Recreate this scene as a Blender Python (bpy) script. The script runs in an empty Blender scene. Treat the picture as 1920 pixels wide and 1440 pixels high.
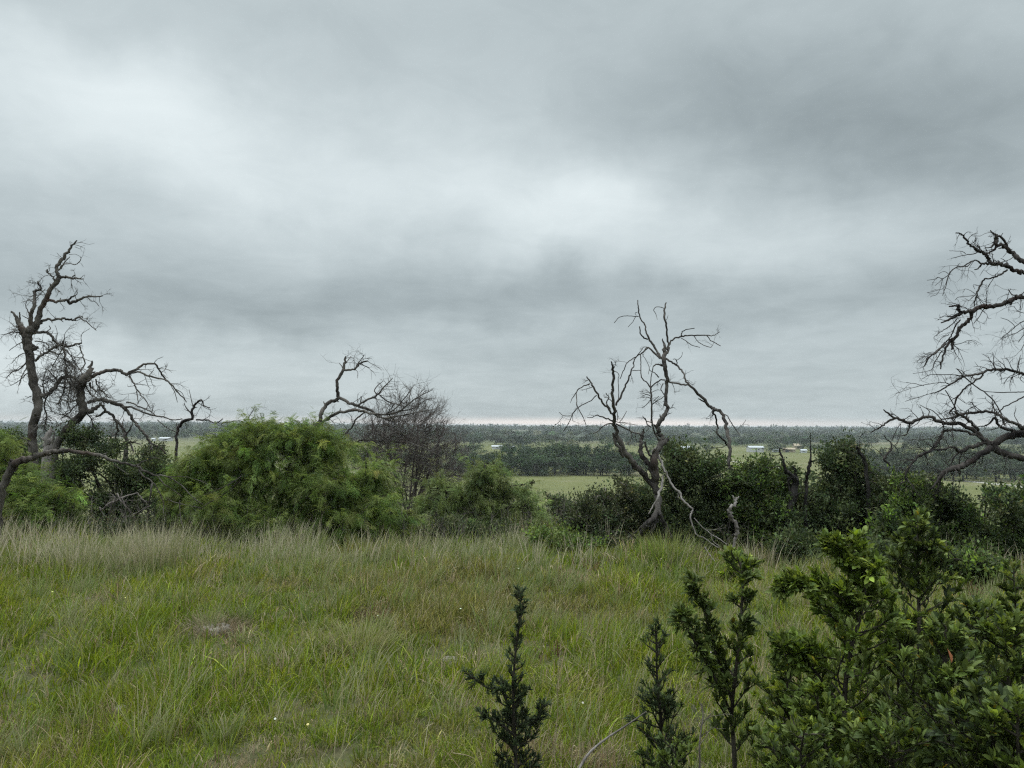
import bpy, math, random
import numpy as np
from mathutils import Vector, Matrix, Euler
random.seed(7); rng = np.random.default_rng(7)
SC = bpy.context.scene; COL = SC.collection
# ------------------------------------------------------------------ camera
F = 1443.0; CAMZ = 1.62; PITCH = math.radians(3.10); ROLL = math.radians(0.36)
cam = bpy.data.cameras.new('camera'); cam.sensor_width = 36; cam.lens = F/1920*36
cam.clip_start = 0.05; cam.clip_end = 30000
co = bpy.data.objects.new('camera', cam); COL.objects.link(co); SC.camera = co
CM = Matrix.Translation((0, 0, CAMZ)) @ Matrix.Rotation(math.pi/2+PITCH, 4, 'X') @ Matrix.Rotation(ROLL, 4, 'Z')
co.matrix_world = CM
RM = np.array(CM.to_3x3()); CO = np.array([0, 0, CAMZ])
def ray(px, py):
    d = RM @ np.array([(px-960)/F, (720-py)/F, -1.0]); return d/np.linalg.norm(d)
def at(px, py, y):                       # the point at forward distance y that stands at a photo pixel
    d = ray(px, py); return CO + d*(y/d[1])
# ------------------------------------------------------------------ world, sun, exposure
SUN_EL, SUN_AZ = 58, -35
def build_world():
    w = bpy.data.worlds.new('World'); SC.world = w; w.use_nodes = True
    nt = w.node_tree; N = nt.nodes; L = nt.links; N.clear()
    def n(t, **k):
        x = N.new(t)
        for a, b in k.items(): setattr(x, a, b)
        return x
    def m(op, a, b=None, clamp=False):
        x = n('ShaderNodeMath', operation=op, use_clamp=clamp)
        for i, v in enumerate((a, b)):
            if v is None: continue
            if isinstance(v, (int, float)): x.inputs[i].default_value = v
            else: L.new(v, x.inputs[i])
        return x.outputs[0]
    def vm(op, a, b=None):
        x = n('ShaderNodeVectorMath', operation=op)
        for i, v in enumerate((a, b)):
            if v is None: continue
            if isinstance(v, tuple): x.inputs[i].default_value = v
            else: L.new(v, x.inputs[i])
        return x
    tc = n('ShaderNodeTexCoord'); D = tc.outputs['Generated']
    sky = n('ShaderNodeTexSky', sky_type='NISHITA', sun_disc=False)
    sky.sun_elevation = math.radians(SUN_EL); sky.sun_rotation = math.radians(SUN_AZ)
    sp = n('ShaderNodeSeparateXYZ'); L.new(D, sp.inputs[0]); X, Y, Z = sp.outputs
    # cloud-deck coordinates: the deck is a flat layer, so it bunches up towards the horizon
    zz = m('ADD', m('MAXIMUM', Z, 0.0), 0.16)
    cb = n('ShaderNodeCombineXYZ'); L.new(m('DIVIDE', X, zz), cb.inputs[0]); L.new(m('DIVIDE', Y, zz), cb.inputs[1])
    def noise(vec, scale, det, rough, dist=0.0, off=(0, 0, 0)):
        mp = vm('ADD', vec, off)
        t = n('ShaderNodeTexNoise'); t.inputs['Scale'].default_value = scale; t.inputs['Detail'].default_value = det
        t.inputs['Roughness'].default_value = rough; t.inputs['Distortion'].default_value = dist
        L.new(mp.outputs[0], t.inputs['Vector']); return t
    n1 = noise(cb.outputs[0], 0.55, 5, 0.5, 0.3, (3.1, 1.7, 0)).outputs['Fac']
    n2 = noise(cb.outputs[0], 1.7, 6, 0.55, 0.2, (7.7, 1.3, 0)).outputs['Fac']
    wv = noise(D, 3.2, 5, 0.55, 0.0, (5, 5, 5))
    wv2 = noise(D, 9.0, 4, 0.55, 0.0, (1, 7, 2))
    off = vm('ADD', vm('MULTIPLY', vm('SUBTRACT', wv.outputs['Color'], (.5, .5, .5)).outputs[0], (.24, 0, .09)).outputs[0],
             vm('MULTIPLY', vm('SUBTRACT', wv2.outputs['Color'], (.5, .5, .5)).outputs[0], (.15, 0, .075)).outputs[0])
    W = vm('ADD', D, off.outputs[0]).outputs[0]
    acc = None
    # soft banks of cloud: centre and half sizes (pixels of the photograph give the directions), amount, tilt
    for (px, py, sx, sy, a, rot) in BANKS:
        c = ray(px, py)
        mp = n('ShaderNodeMapping', vector_type='TEXTURE')
        mp.inputs['Location'].default_value = (float(c[0]), float(c[1]), float(c[2]))
        mp.inputs['Rotation'].default_value = (0, math.radians(rot), 0)
        mp.inputs['Scale'].default_value = (sx/F, 1.2, sy/F)
        L.new(W, mp.inputs['Vector'])
        ln = vm('LENGTH', mp.outputs[0]).outputs['Value']
        g = m('EXPONENT', m('MULTIPLY', m('MULTIPLY', ln, ln), -1.0))
        g = m('MULTIPLY', g, a)
        acc = g if acc is None else m('ADD', acc, g)
    lum = m('ADD', m('MULTIPLY', acc, 0.76), 0.54)
    n3 = noise(cb.outputs[0], 4.6, 7, 0.62, 0.6, (2.2, 8.4, 0)).outputs['Fac']; n4 = noise(vm('MULTIPLY', D, (2.2, 2.2, 14.0)).outputs[0], 1.6, 6, 0.6, 0.4, (4.2, 1.4, 3)).outputs['Fac']
    hi = m('MULTIPLY', m('SUBTRACT', n1, 0.5), 0.07); lo = m('MULTIPLY', m('SUBTRACT', n2, 0.5), 0.13)
    lum = m('ADD', m('ADD', lum, hi), lo)
    low = m('MULTIPLY', m('SUBTRACT', 1.0, m('MULTIPLY', Z, 2.6)), 0.20, True)
    lum = m('ADD', lum, m('ADD', m('MULTIPLY', m('SUBTRACT', n3, 0.5), 0.14), m('MULTIPLY', m('SUBTRACT', n4, 0.5), low)))
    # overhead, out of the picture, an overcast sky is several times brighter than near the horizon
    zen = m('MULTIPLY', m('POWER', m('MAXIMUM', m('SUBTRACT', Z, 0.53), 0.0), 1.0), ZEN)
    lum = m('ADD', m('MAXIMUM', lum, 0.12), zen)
    cr = n('ShaderNodeValToRGB'); cr.color_ramp.elements[0].position = 0.25; cr.color_ramp.elements[0].color = (0.82, 0.975, 1.025, 1)
    cr.color_ramp.elements[1].position = 0.85; cr.color_ramp.elements[1].color = (0.915, 1.0, 1.015, 1); L.new(lum, cr.inputs[0])
    # the warm gap under the deck, right at the horizon
    c = ray(1060, 792)
    band = m('EXPONENT', m('MULTIPLY', m('POWER', m('DIVIDE', m('SUBTRACT', Z, 0.0030), 0.0060), 2.0), -1.0))
    bx = m('EXPONENT', m('MULTIPLY', m('POWER', m('DIVIDE', m('SUBTRACT', X, 0.10), 0.24), 2.0), -1.0))
    bm = m('MULTIPLY', m('MULTIPLY', band, m('ADD', m('MULTIPLY', bx, 0.8), 0.25)), 1.1, True)
    sc = vm('SCALE', cr.outputs[0]); L.new(m('MULTIPLY', lum, 10.0), sc.inputs['Scale'])
    mix1 = n('ShaderNodeMix', data_type='RGBA'); L.new(bm, mix1.inputs['Factor']); L.new(sc.outputs[0], mix1.inputs[6]); mix1.inputs[7].default_value = (8.6, 8.0, 7.6, 1)
    mix = n('ShaderNodeMix', data_type='RGBA'); mix.inputs['Factor'].default_value = 0.965
    L.new(sky.outputs[0], mix.inputs[6]); L.new(mix1.outputs[2], mix.inputs[7])
    bg = n('ShaderNodeBackground'); bg.inputs['Strength'].default_value = 0.1; L.new(mix.outputs[2], bg.inputs['Color'])
    out = n('ShaderNodeOutputWorld'); L.new(bg.outputs[0], out.inputs[0])
    w.cycles.sampling_method = 'MANUAL'; w.cycles.sample_map_resolution = 512
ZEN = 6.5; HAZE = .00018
BANKS = [(260,210,260,140,.26,8),(330,150,90,60,.06,0),(60,190,160,110,.06,0),(40,0,240,60,-.09,0),(980,390,330,95,.22,5),(1180,390,200,70,.15,0),(720,330,200,120,.08,-20),
         (1300,270,110,50,.08,-15),(1560,440,260,60,.14,-8),(1100,130,420,160,-.03,10),(1650,230,330,150,-.27,8),(1480,110,200,60,-.04,0),(560,330,140,60,.05,0),(1100,470,190,50,.05,0),(1450,300,90,60,.05,0),(900,250,120,70,.04,0),(450,560,260,45,-.06,0),(1850,330,160,80,-.05,0),(360,420,190,80,-.07,10),(280,540,500,70,-.13,3),
         (1200,570,430,50,-.15,0),(930,560,240,45,-.06,0),(1800,560,230,50,-.05,0),(400,660,380,42,.10,0),(40,640,110,50,.16,0),(1010,672,240,30,-.10,-4),(1600,650,360,38,.02,0),(1280,610,200,20,-.03,0),
         (700,762,900,26,-.03,0),(1800,745,300,25,.03,0),(150,690,120,20,.06,0),(960,625,120,16,.05,0)]
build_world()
sun = bpy.data.lights.new('sun', 'SUN'); sun.energy = 0.9; sun.angle = math.radians(28); sun.color = (1, .965, .90)
so = bpy.data.objects.new('sun', sun); COL.objects.link(so)
az, el = math.radians(SUN_AZ), math.radians(SUN_EL)
sd = Vector((math.sin(az)*math.cos(el), math.cos(az)*math.cos(el), math.sin(el)))
so.rotation_euler = sd.to_track_quat('Z', 'Y').to_euler()
SC.view_settings.view_transform = 'Standard'; SC.view_settings.look = 'None'; SC.view_settings.gamma = 1
SC.view_settings.exposure = 0.12
SC.cycles.use_denoising = False; SC.cycles.denoising_prefilter = 'ACCURATE'; SC.cycles.denoising_input_passes = 'RGB_ALBEDO_NORMAL'; SC.cycles.filter_width = 1.25; SC.cycles.use_adaptive_sampling = False; SC.cycles.sample_clamp_indirect = 4
SC.cycles.max_bounces = 6; SC.cycles.transparent_max_bounces = 8; SC.cycles.volume_bounces = 0
# ------------------------------------------------------------------ helpers
def tag(o, label=None, cat=None, group=None, kind=None):
    for k, v in (('label', label), ('category', cat), ('group', group), ('kind', kind)):
        if v: o[k] = v
    return o
def empty(name, loc, **k):
    o = bpy.data.objects.new(name, None); o.location = tuple(map(float, loc)); o.empty_display_size = .2; COL.objects.link(o)
    return tag(o, **k)
class MB:
    """collects pieces of one mesh"""
    def __init__(s): s.v = []; s.f3 = []; s.f4 = []; s.c = []; s.n = 0
    def add(s, V, F, C=None):
        V = np.asarray(V, float).reshape(-1, 3); F = np.asarray(F, np.int64)
        (s.f3 if F.shape[1] == 3 else s.f4).append(F+s.n); s.v.append(V)
        s.c.append(np.ones((len(V), 3)) if C is None else np.broadcast_to(C, (len(V), 3)).astype(float)); s.n += len(V)
    def build(s, name, mat, parent=None, loc=(0, 0, 0), smooth=True):
        V = np.concatenate(s.v)-np.asarray(loc, float); C = np.concatenate(s.c)
        t = np.concatenate(s.f3) if s.f3 else np.zeros((0, 3), int); q = np.concatenate(s.f4) if s.f4 else np.zeros((0, 4), int)
        me = bpy.data.meshes.new(name); nl = len(t)*3+len(q)*4; nf = len(t)+len(q)
        me.vertices.add(len(V)); me.vertices.foreach_set('co', V.astype(np.float32).ravel())
        me.loops.add(nl); me.loops.foreach_set('vertex_index', np.concatenate([t.ravel(), q.ravel()]).astype(np.int32))
        me.polygons.add(nf)
        st = np.concatenate([np.arange(len(t))*3, len(t)*3+np.arange(len(q))*4]).astype(np.int32)
        me.polygons.foreach_set('loop_start', st)
        me.polygons.foreach_set('use_smooth', np.full(nf, smooth))
        ca = me.color_attributes.new('tint', 'FLOAT_COLOR', 'POINT')
        ca.data.foreach_set('color', np.concatenate([C, np.ones((len(C), 1))], 1).astype(np.float32).ravel())
        me.update(calc_edges=True); me.materials.append(mat)
        o = bpy.data.objects.new(name, me); COL.objects.link(o)
        if parent is not None: o.parent = parent
        else: o.location = tuple(map(float, loc))
        return o
def catmull(P, sub=4):
    P = np.asarray(P, float)
    if len(P) < 3: return P
    Q = np.vstack([2*P[0]-P[1], P, 2*P[-1]-P[-2]]); out = []
    for i in range(len(P)-1):
        a, b, c, d = Q[i:i+4]
        for t in np.arange(sub)/sub:
            out.append(.5*(2*b+(c-a)*t+(2*a-5*b+4*c-d)*t*t+(3*b-a-3*c+d)*t**3))
    out.append(P[-1]); return np.array(out)
def tube(mb, P, R, k=6, C=None, rough=0.0, cap=True):
    P = np.asarray(P, float); R = np.broadcast_to(R, (len(P),)).astype(float); n = len(P)
    T = np.gradient(P, axis=0); T /= np.linalg.norm(T, axis=1)[:, None]+1e-9
    u = np.cross(T[0], (.31, .22, .93)); u /= np.linalg.norm(u)+1e-9
    U = np.empty((n, 3))
    for i in range(n):
        u = u-T[i]*u.dot(T[i]); u /= np.linalg.norm(u)+1e-9; U[i] = u
    B = np.cross(T, U); a = np.arange(k)/k*2*np.pi
    rr = R[:, None]*(1+(rough*rng.normal(size=(n, k)) if rough else 0))
    V = P[:, None]+rr[..., None]*(np.cos(a)[None, :, None]*U[:, None]+np.sin(a)[None, :, None]*B[:, None])
    i = np.arange(n-1)[:, None]*k; j = np.arange(k)[None]; j2 = (j+1) % k
    Fq = np.stack([i+j, i+j2, i+k+j2, i+k+j], -1).reshape(-1, 4)
    mb.add(V.reshape(-1, 3), Fq, C)
    if cap and k > 3:
        e = V[-1]; mb.add(np.vstack([e, P[-1]+T[-1]*R[-1]*.6]), np.array([[q, (q+1) % k, k] for q in range(k)]), C)
# terrain ----------------------------------------------------------------
_ky = np.array([-400,-60,-20,0,8,15,19,26,40,80,130,165,265,500,700,1100,1500,2000,2600,4000,9000.])
_kz = np.array([-1.5,-.3,-.05,0,-.24,-.47,-.85,-2.1,-4.8,-10.4,-13.6,-14.4,-14.6,-14.8,-13.6,-10.6,-8.6,-7.0,-6.6,-12,-34.])
_s = np.sinh(np.linspace(math.asinh(-400/6), math.asinh(9000/6), 4001))*6
_z = np.interp(_s, _ky, _kz)
_z = np.convolve(np.pad(_z, 60, mode='edge'), np.hanning(121)/np.hanning(121).sum(), mode='valid')
def hgt(x, y):
    x = np.asarray(x, float); y = np.asarray(y, float); z = np.interp(y, _s, _z)
    near = np.clip(1-np.abs(y)/60, 0, 1); far = np.clip((y-450)/500, 0, 1)
    z = z+near*(.045*np.sin(1.3*x+.4*y+1)+.04*np.sin(.7*x-1.1*y)+.03*np.sin(2.1*y+1.7*x))-.012*near*np.clip(x, 0, 12)
    z = z+far*(1.6*np.sin(x/310+1.2+y/800)+1.1*np.sin(x/137+y/260)+.8*np.sin(y/190-x/420))
    mid = np.clip((y-25)/60, 0, 1)*np.clip((400-y)/200, 0, 1)
    return z+mid*.25*np.sin(x/13+y/21)
def gpt(px, py):                          # where the ray through a photo pixel meets the ground
    d = ray(px, py); t = 1.0
    ts = np.geomspace(1.5, 6000, 6000); P = CO+ts[:, None]*d
    below = P[:, 2] < hgt(P[:, 0], P[:, 1]); i = int(np.argmax(below)) if below.any() else len(ts)-1
    return P[i]
def ground(x, y): return float(hgt(x, y))
# materials --------------------------------------------------------------
def mat(name):
    m = bpy.data.materials.new(name); m.use_nodes = True; nt = m.node_tree; nt.nodes.clear(); return m, nt.nodes, nt.links
def leaf_mat(name, trans=.3, rough=.5, spec=.3):
    m, N, L = mat(name)
    a = N.new('ShaderNodeAttribute'); a.attribute_name = 'tint'
    p = N.new('ShaderNodeBsdfPrincipled'); p.inputs['Roughness'].default_value = rough; p.inputs['Specular IOR Level'].default_value = spec
    L.new(a.outputs['Color'], p.inputs['Base Color'])
    t = N.new('ShaderNodeBsdfTranslucent'); hs = N.new('ShaderNodeHueSaturation'); hs.inputs['Hue'].default_value = .485; hs.inputs['Saturation'].default_value = 1.15; hs.inputs['Value'].default_value = 1.2
    L.new(a.outputs['Color'], hs.inputs['Color']); L.new(hs.outputs[0], t.inputs['Color'])
    x = N.new('ShaderNodeMixShader'); x.inputs[0].default_value = trans; L.new(p.outputs[0], x.inputs[1]); L.new(t.outputs[0], x.inputs[2])
    o = N.new('ShaderNodeOutputMaterial'); L.new(x.outputs[0], o.inputs[0]); return m
def bark_mat(name, c1, c2, scale=9, bump=.6, rust=None):
    m, N, L = mat(name)
    tc = N.new('ShaderNodeTexCoord'); mp = N.new('ShaderNodeMapping'); mp.inputs['Scale'].default_value = (1, 1, .35); L.new(tc.outputs['Object'], mp.inputs[0])
    n1 = N.new('ShaderNodeTexNoise'); n1.inputs['Scale'].default_value = scale*4; n1.inputs['Detail'].default_value = 5; n1.inputs['Roughness'].default_value = .65; L.new(mp.outputs[0], n1.inputs[0])
    n2 = N.new('ShaderNodeTexNoise'); n2.inputs['Scale'].default_value = scale*.35; n2.inputs['Detail'].default_value = 3; L.new(tc.outputs['Object'], n2.inputs[0])
    r = N.new('ShaderNodeValToRGB'); r.color_ramp.elements[0].position = .35; r.color_ramp.elements[0].color = (*c1, 1); r.color_ramp.elements[1].position = .68; r.color_ramp.elements[1].color = (*c2, 1)
    ad = N.new('ShaderNodeMath'); ad.operation = 'MULTIPLY_ADD'; L.new(n1.outputs[0], ad.inputs[0]); ad.inputs[1].default_value = .55; L.new(n2.outputs[0], ad.inputs[2])
    sb = N.new('ShaderNodeMath'); sb.operation = 'SUBTRACT'; L.new(ad.outputs[0], sb.inputs[0]); sb.inputs[1].default_value = .27; L.new(sb.outputs[0], r.inputs[0])
    col = r.outputs[0]
    if rust:
        n3 = N.new('ShaderNodeTexNoise'); n3.inputs['Scale'].default_value = 1.7; n3.inputs['Detail'].default_value = 4; L.new(tc.outputs['Object'], n3.inputs[0])
        rr = N.new('ShaderNodeValToRGB'); rr.color_ramp.elements[0].position = .56; rr.color_ramp.elements[1].position = .72; L.new(n3.outputs[0], rr.inputs[0])
        mx = N.new('ShaderNodeMix'); mx.data_type = 'RGBA'; L.new(rr.outputs[0], mx.inputs['Factor']); L.new(col, mx.inputs[6]); mx.inputs[7].default_value = (*rust, 1); col = mx.outputs[2]
    p = N.new('ShaderNodeBsdfPrincipled'); p.inputs['Roughness'].default_value = .9; p.inputs['Specular IOR Level'].default_value = .15; L.new(col, p.inputs['Base Color'])
    b = N.new('ShaderNodeBump'); b.inputs['Strength'].default_value = bump; b.inputs['Distance'].default_value = .03; L.new(n1.outputs[0], b.inputs['Height']); L.new(b.outputs[0], p.inputs['Normal'])
    o = N.new('ShaderNodeOutputMaterial'); L.new(p.outputs[0], o.inputs[0]); return m
def plain_mat(name, c, rough=.7, var=.15, scale=3, metal=0):
    m, N, L = mat(name)
    tc = N.new('ShaderNodeTexCoord'); n1 = N.new('ShaderNodeTexNoise'); n1.inputs['Scale'].default_value = scale; n1.inputs['Detail'].default_value = 4; L.new(tc.outputs['Object'], n1.inputs[0])
    r = N.new('ShaderNodeValToRGB'); r.color_ramp.elements[0].position = .3; r.color_ramp.elements[1].position = .7
    r.color_ramp.elements[0].color = (*[v*(1-var) for v in c], 1); r.color_ramp.elements[1].color = (*[min(1, v*(1+var)) for v in c], 1); L.new(n1.outputs[0], r.inputs[0])
    p = N.new('ShaderNodeBsdfPrincipled'); p.inputs['Roughness'].default_value = rough; p.inputs['Metallic'].default_value = metal; L.new(r.outputs[0], p.inputs['Base Color'])
    o = N.new('ShaderNodeOutputMaterial'); L.new(p.outputs[0], o.inputs[0]); return m
M = dict(
  bark=bark_mat('weathered_bark', (.028,.024,.021), (.16,.145,.13), rust=(.065,.042,.033)),
  dark=bark_mat('blackened_bark', (.014,.012,.012), (.075,.066,.060), rust=(.040,.026,.023)),
  pale=bark_mat('bleached_wood', (.10,.088,.082), (.34,.31,.29), scale=7),
  char=bark_mat('charred_wood', (.006,.006,.006), (.05,.045,.042)),
  twig=bark_mat('dry_twig', (.07,.060,.056), (.23,.20,.185)),
  stem=bark_mat('green_stem_bark', (.02,.018,.014), (.08,.07,.055)),
  oak=leaf_mat('oak_leaf', .32, .58, .18), mesq=leaf_mat('mesquite_leaf', .34, .7, .08), grass=leaf_mat('grass_blade', .38, .75, .07),
  far=leaf_mat('far_foliage', .1, .8, .1))
# terrain mesh -----------------------------------------------------------
def build_terrain():
    ys = np.concatenate([np.linspace(-400, -12, 20), np.arange(-10, 24, .25), np.geomspace(24, 9000, 260)])
    ts = np.linspace(-1, 1, 181); ts = np.sign(ts)*np.abs(ts)**1.25
    X = ts[None]*(22+np.abs(ys[:, None])*1.15); Y = np.broadcast_to(ys[:, None], X.shape)
    Z = hgt(X, Y); nx = len(ts); ny = len(ys)
    i = np.arange(ny-1)[:, None]*nx; j = np.arange(nx-1)[None]
    Fq = np.stack([i+j, i+j+1, i+nx+j+1, i+nx+j], -1).reshape(-1, 4)
    mb = MB(); mb.add(np.stack([X, Y, Z], -1).reshape(-1, 3), Fq)
    m, N, L = mat('pasture_and_soil')
    g = N.new('ShaderNodeNewGeometry')
    def noise(s, d=5, r=.6):
        t = N.new('ShaderNodeTexNoise'); t.inputs['Scale'].default_value = s; t.inputs['Detail'].default_value = d; t.inputs['Roughness'].default_value = r
        L.new(g.outputs['Position'], t.inputs[0]); return t.outputs[0]
    def ramp(f, *st):
        r = N.new('ShaderNodeValToRGB'); e = r.color_ramp.elements
        while len(e) < len(st): e.new(.5)
        for x, (p, c) in zip(e, st): x.position = p; x.color = (*c, 1)
        L.new(f, r.inputs[0]); return r.outputs[0]
    def mix(f, a, b):
        x = N.new('ShaderNodeMix'); x.data_type = 'RGBA'; L.new(f, x.inputs['Factor']); L.new(a, x.inputs[6]); L.new(b, x.inputs[7]); return x.outputs[2]
    near = mix(ramp(noise(2.2), (.40, (0,0,0)), (.66, (1,1,1))), ramp(noise(14), (.3, (.045,.06,.02)), (.7, (.09,.10,.04))), ramp(noise(25), (.3, (.045,.040,.022)), (.7, (.10,.085,.05))))
    far = ramp(noise(.02, 6, .65), (.33, (.092,.105,.036)), (.5, (.128,.135,.052)), (.62, (.155,.150,.080)), (.75, (.20,.175,.11)))
    far = mix(ramp(noise(.35, 4), (.45, (0,0,0)), (.8, (.8,.8,.8))), far, ramp(noise(.8), (.3, (.06,.08,.035)), (.7, (.12,.13,.06))))
    wood = ramp(noise(.004, 3), (.50, (.045,.058,.032)), (.70, (.19,.17,.11)))
    sp = N.new('ShaderNodeSeparateXYZ'); L.new(g.outputs['Position'], sp.inputs[0])
    def rng_(a, b):
        r = N.new('ShaderNodeMapRange'); r.inputs[1].default_value = a; r.inputs[2].default_value = b; L.new(sp.outputs[1], r.inputs[0]); return r.outputs[0]
    c = mix(rng_(22, 60), near, far); c = mix(rng_(560, 800), c, wood)
    p = N.new('ShaderNodeBsdfPrincipled'); p.inputs['Roughness'].default_value = .95; p.inputs['Specular IOR Level'].default_value = .1; L.new(c, p.inputs['Base Color'])
    b = N.new('ShaderNodeBump'); b.inputs['Strength'].default_value = .5; b.inputs['Distance'].default_value = .05; L.new(noise(20), b.inputs['Height']); L.new(b.outputs[0], p.inputs['Normal'])
    o = N.new('ShaderNodeOutputMaterial'); L.new(p.outputs[0], o.inputs[0])
    tag(mb.build('ground', m), kind='structure')
build_terrain()
# foliage ----------------------------------------------------------------
def norm(a): return a/(np.linalg.norm(a, axis=-1, keepdims=True)+1e-9)
def frames(A, roll=None):
    """rotation matrices whose x axis is A, rolled at random"""
    A = norm(A); n = len(A); ref = np.tile((0, 0, 1.), (n, 1)); ref[np.abs(A[:, 2]) > .95] = (1, 0, 0)
    S = norm(np.cross(ref, A)); U = np.cross(A, S); r = rng.uniform(0, 2*np.pi, n) if roll is None else roll
    c, s = np.cos(r)[:, None], np.sin(r)[:, None]
    return np.stack([A, c*S+s*U, -s*S+c*U], -1)
def scatter(mb, T, P, A, S, C, roll=None):
    """put template T=(verts, faces) at points P along axes A with sizes S and colours C"""
    V, Fc = T; n = len(P); R = frames(A, roll)
    W = np.einsum('nij,vj->nvi', R, V)*np.asarray(S).reshape(-1, 1, 1)+P[:, None]
    Fi = (Fc[None]+np.arange(n)[:, None, None]*len(V)).reshape(-1, Fc.shape[1])
    mb.add(W.reshape(-1, 3), Fi, np.repeat(C, len(V), 0))
RH = (np.array([[0,0,0],[.5,.26,.05],[1,0,0],[.5,-.26,.05]], float), np.array([[0,1,2,3]]))
def leaf_template(w=.34):
    xs = [0, .2, .5, .78, 1]; ws = [.03, .45, .95, .8, 0]; V = []; Fc = []
    for x, q in zip(xs, ws):
        z = .08*math.sin(x*2.6)-.06*x*x
        V += [[x, -w/2*q, z+.07*q], [x, 0, z], [x, w/2*q, z+.07*q]]
    for i in range(4):
        for j in (0, 1): Fc.append([i*3+j, i*3+j+1, i*3+j+4, i*3+j+3])
    return np.array(V), np.array(Fc)
LEAF = leaf_template(.36); NARROW = leaf_template(.20)
def frond_template(np_=7):
    V = []; Fc = []
    def pt(t): return np.array([t, 0, -.42*t*t])
    for i in range(np_):
        t = .12+.88*i/(np_-1); c = pt(t); l = .34*math.sin(math.pi*(.22+.62*t))
        for s in (-1, 1):
            e = c+np.array([.45*l, s*l, -.30*l]); m_ = (c+e)/2; w = .034; k = len(V)
            V += [c, m_+[w, 0, .01], e, m_-[w, 0, -.01]]; Fc.append([k, k+1, k+2, k+3])
    k = len(V); V += [[0,-.008,0],[0,.008,0],pt(1)+[0,.004,0],pt(1)-[0,.004,0]]; Fc.append([k,k+1,k+2,k+3])
    return np.array(V, float), np.array(Fc)
FROND = frond_template()
def pal(cols, n, jit=.18):
    cols = np.array(cols, float); c = cols[rng.integers(0, len(cols), n)]
    return np.clip(c*np.exp(rng.normal(0, jit, (n, 1)))*np.exp(rng.normal(0, .06, (n, 3))), 0, 1)
def grow(mb, p, d, L, r, depth, k=4, wig=.35, grav=0.0, spread=.8, kids=4, C=None):
    """a branching twig; returns the tips"""
    n = 4 if depth == 0 else 6; P = [np.array(p, float)]; d = np.array(d, float); d /= np.linalg.norm(d)+1e-9; tips = []
    D = []
    for i in range(n):
        d = d+rng.normal(0, wig, 3)*.5+np.array([0, 0, grav]); d /= np.linalg.norm(d); P.append(P[-1]+d*L/n); D.append(d.copy())
    P = np.array(P); tube(mb, P, np.linspace(r, r*.35, n+1), k if depth else 3, C, cap=False)
    if depth:
        for _ in range(kids):
            t = rng.uniform(.25, 1); i = min(n-1, int(t*n)); f = t*n-i
            q = P[i]*(1-f)+P[i+1]*f; dd = D[i]+rng.normal(0, spread, 3)
            tips += grow(mb, q, dd, L*rng.uniform(.35, .65), r*.5, depth-1, k, wig, grav, spread, kids, C)
    tips.append(P[-1]); return tips
M['grey_dead'] = bark_mat('grey_dead_wood', (.018,.016,.015), (.12,.108,.098), rust=(.05,.034,.028))
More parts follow.
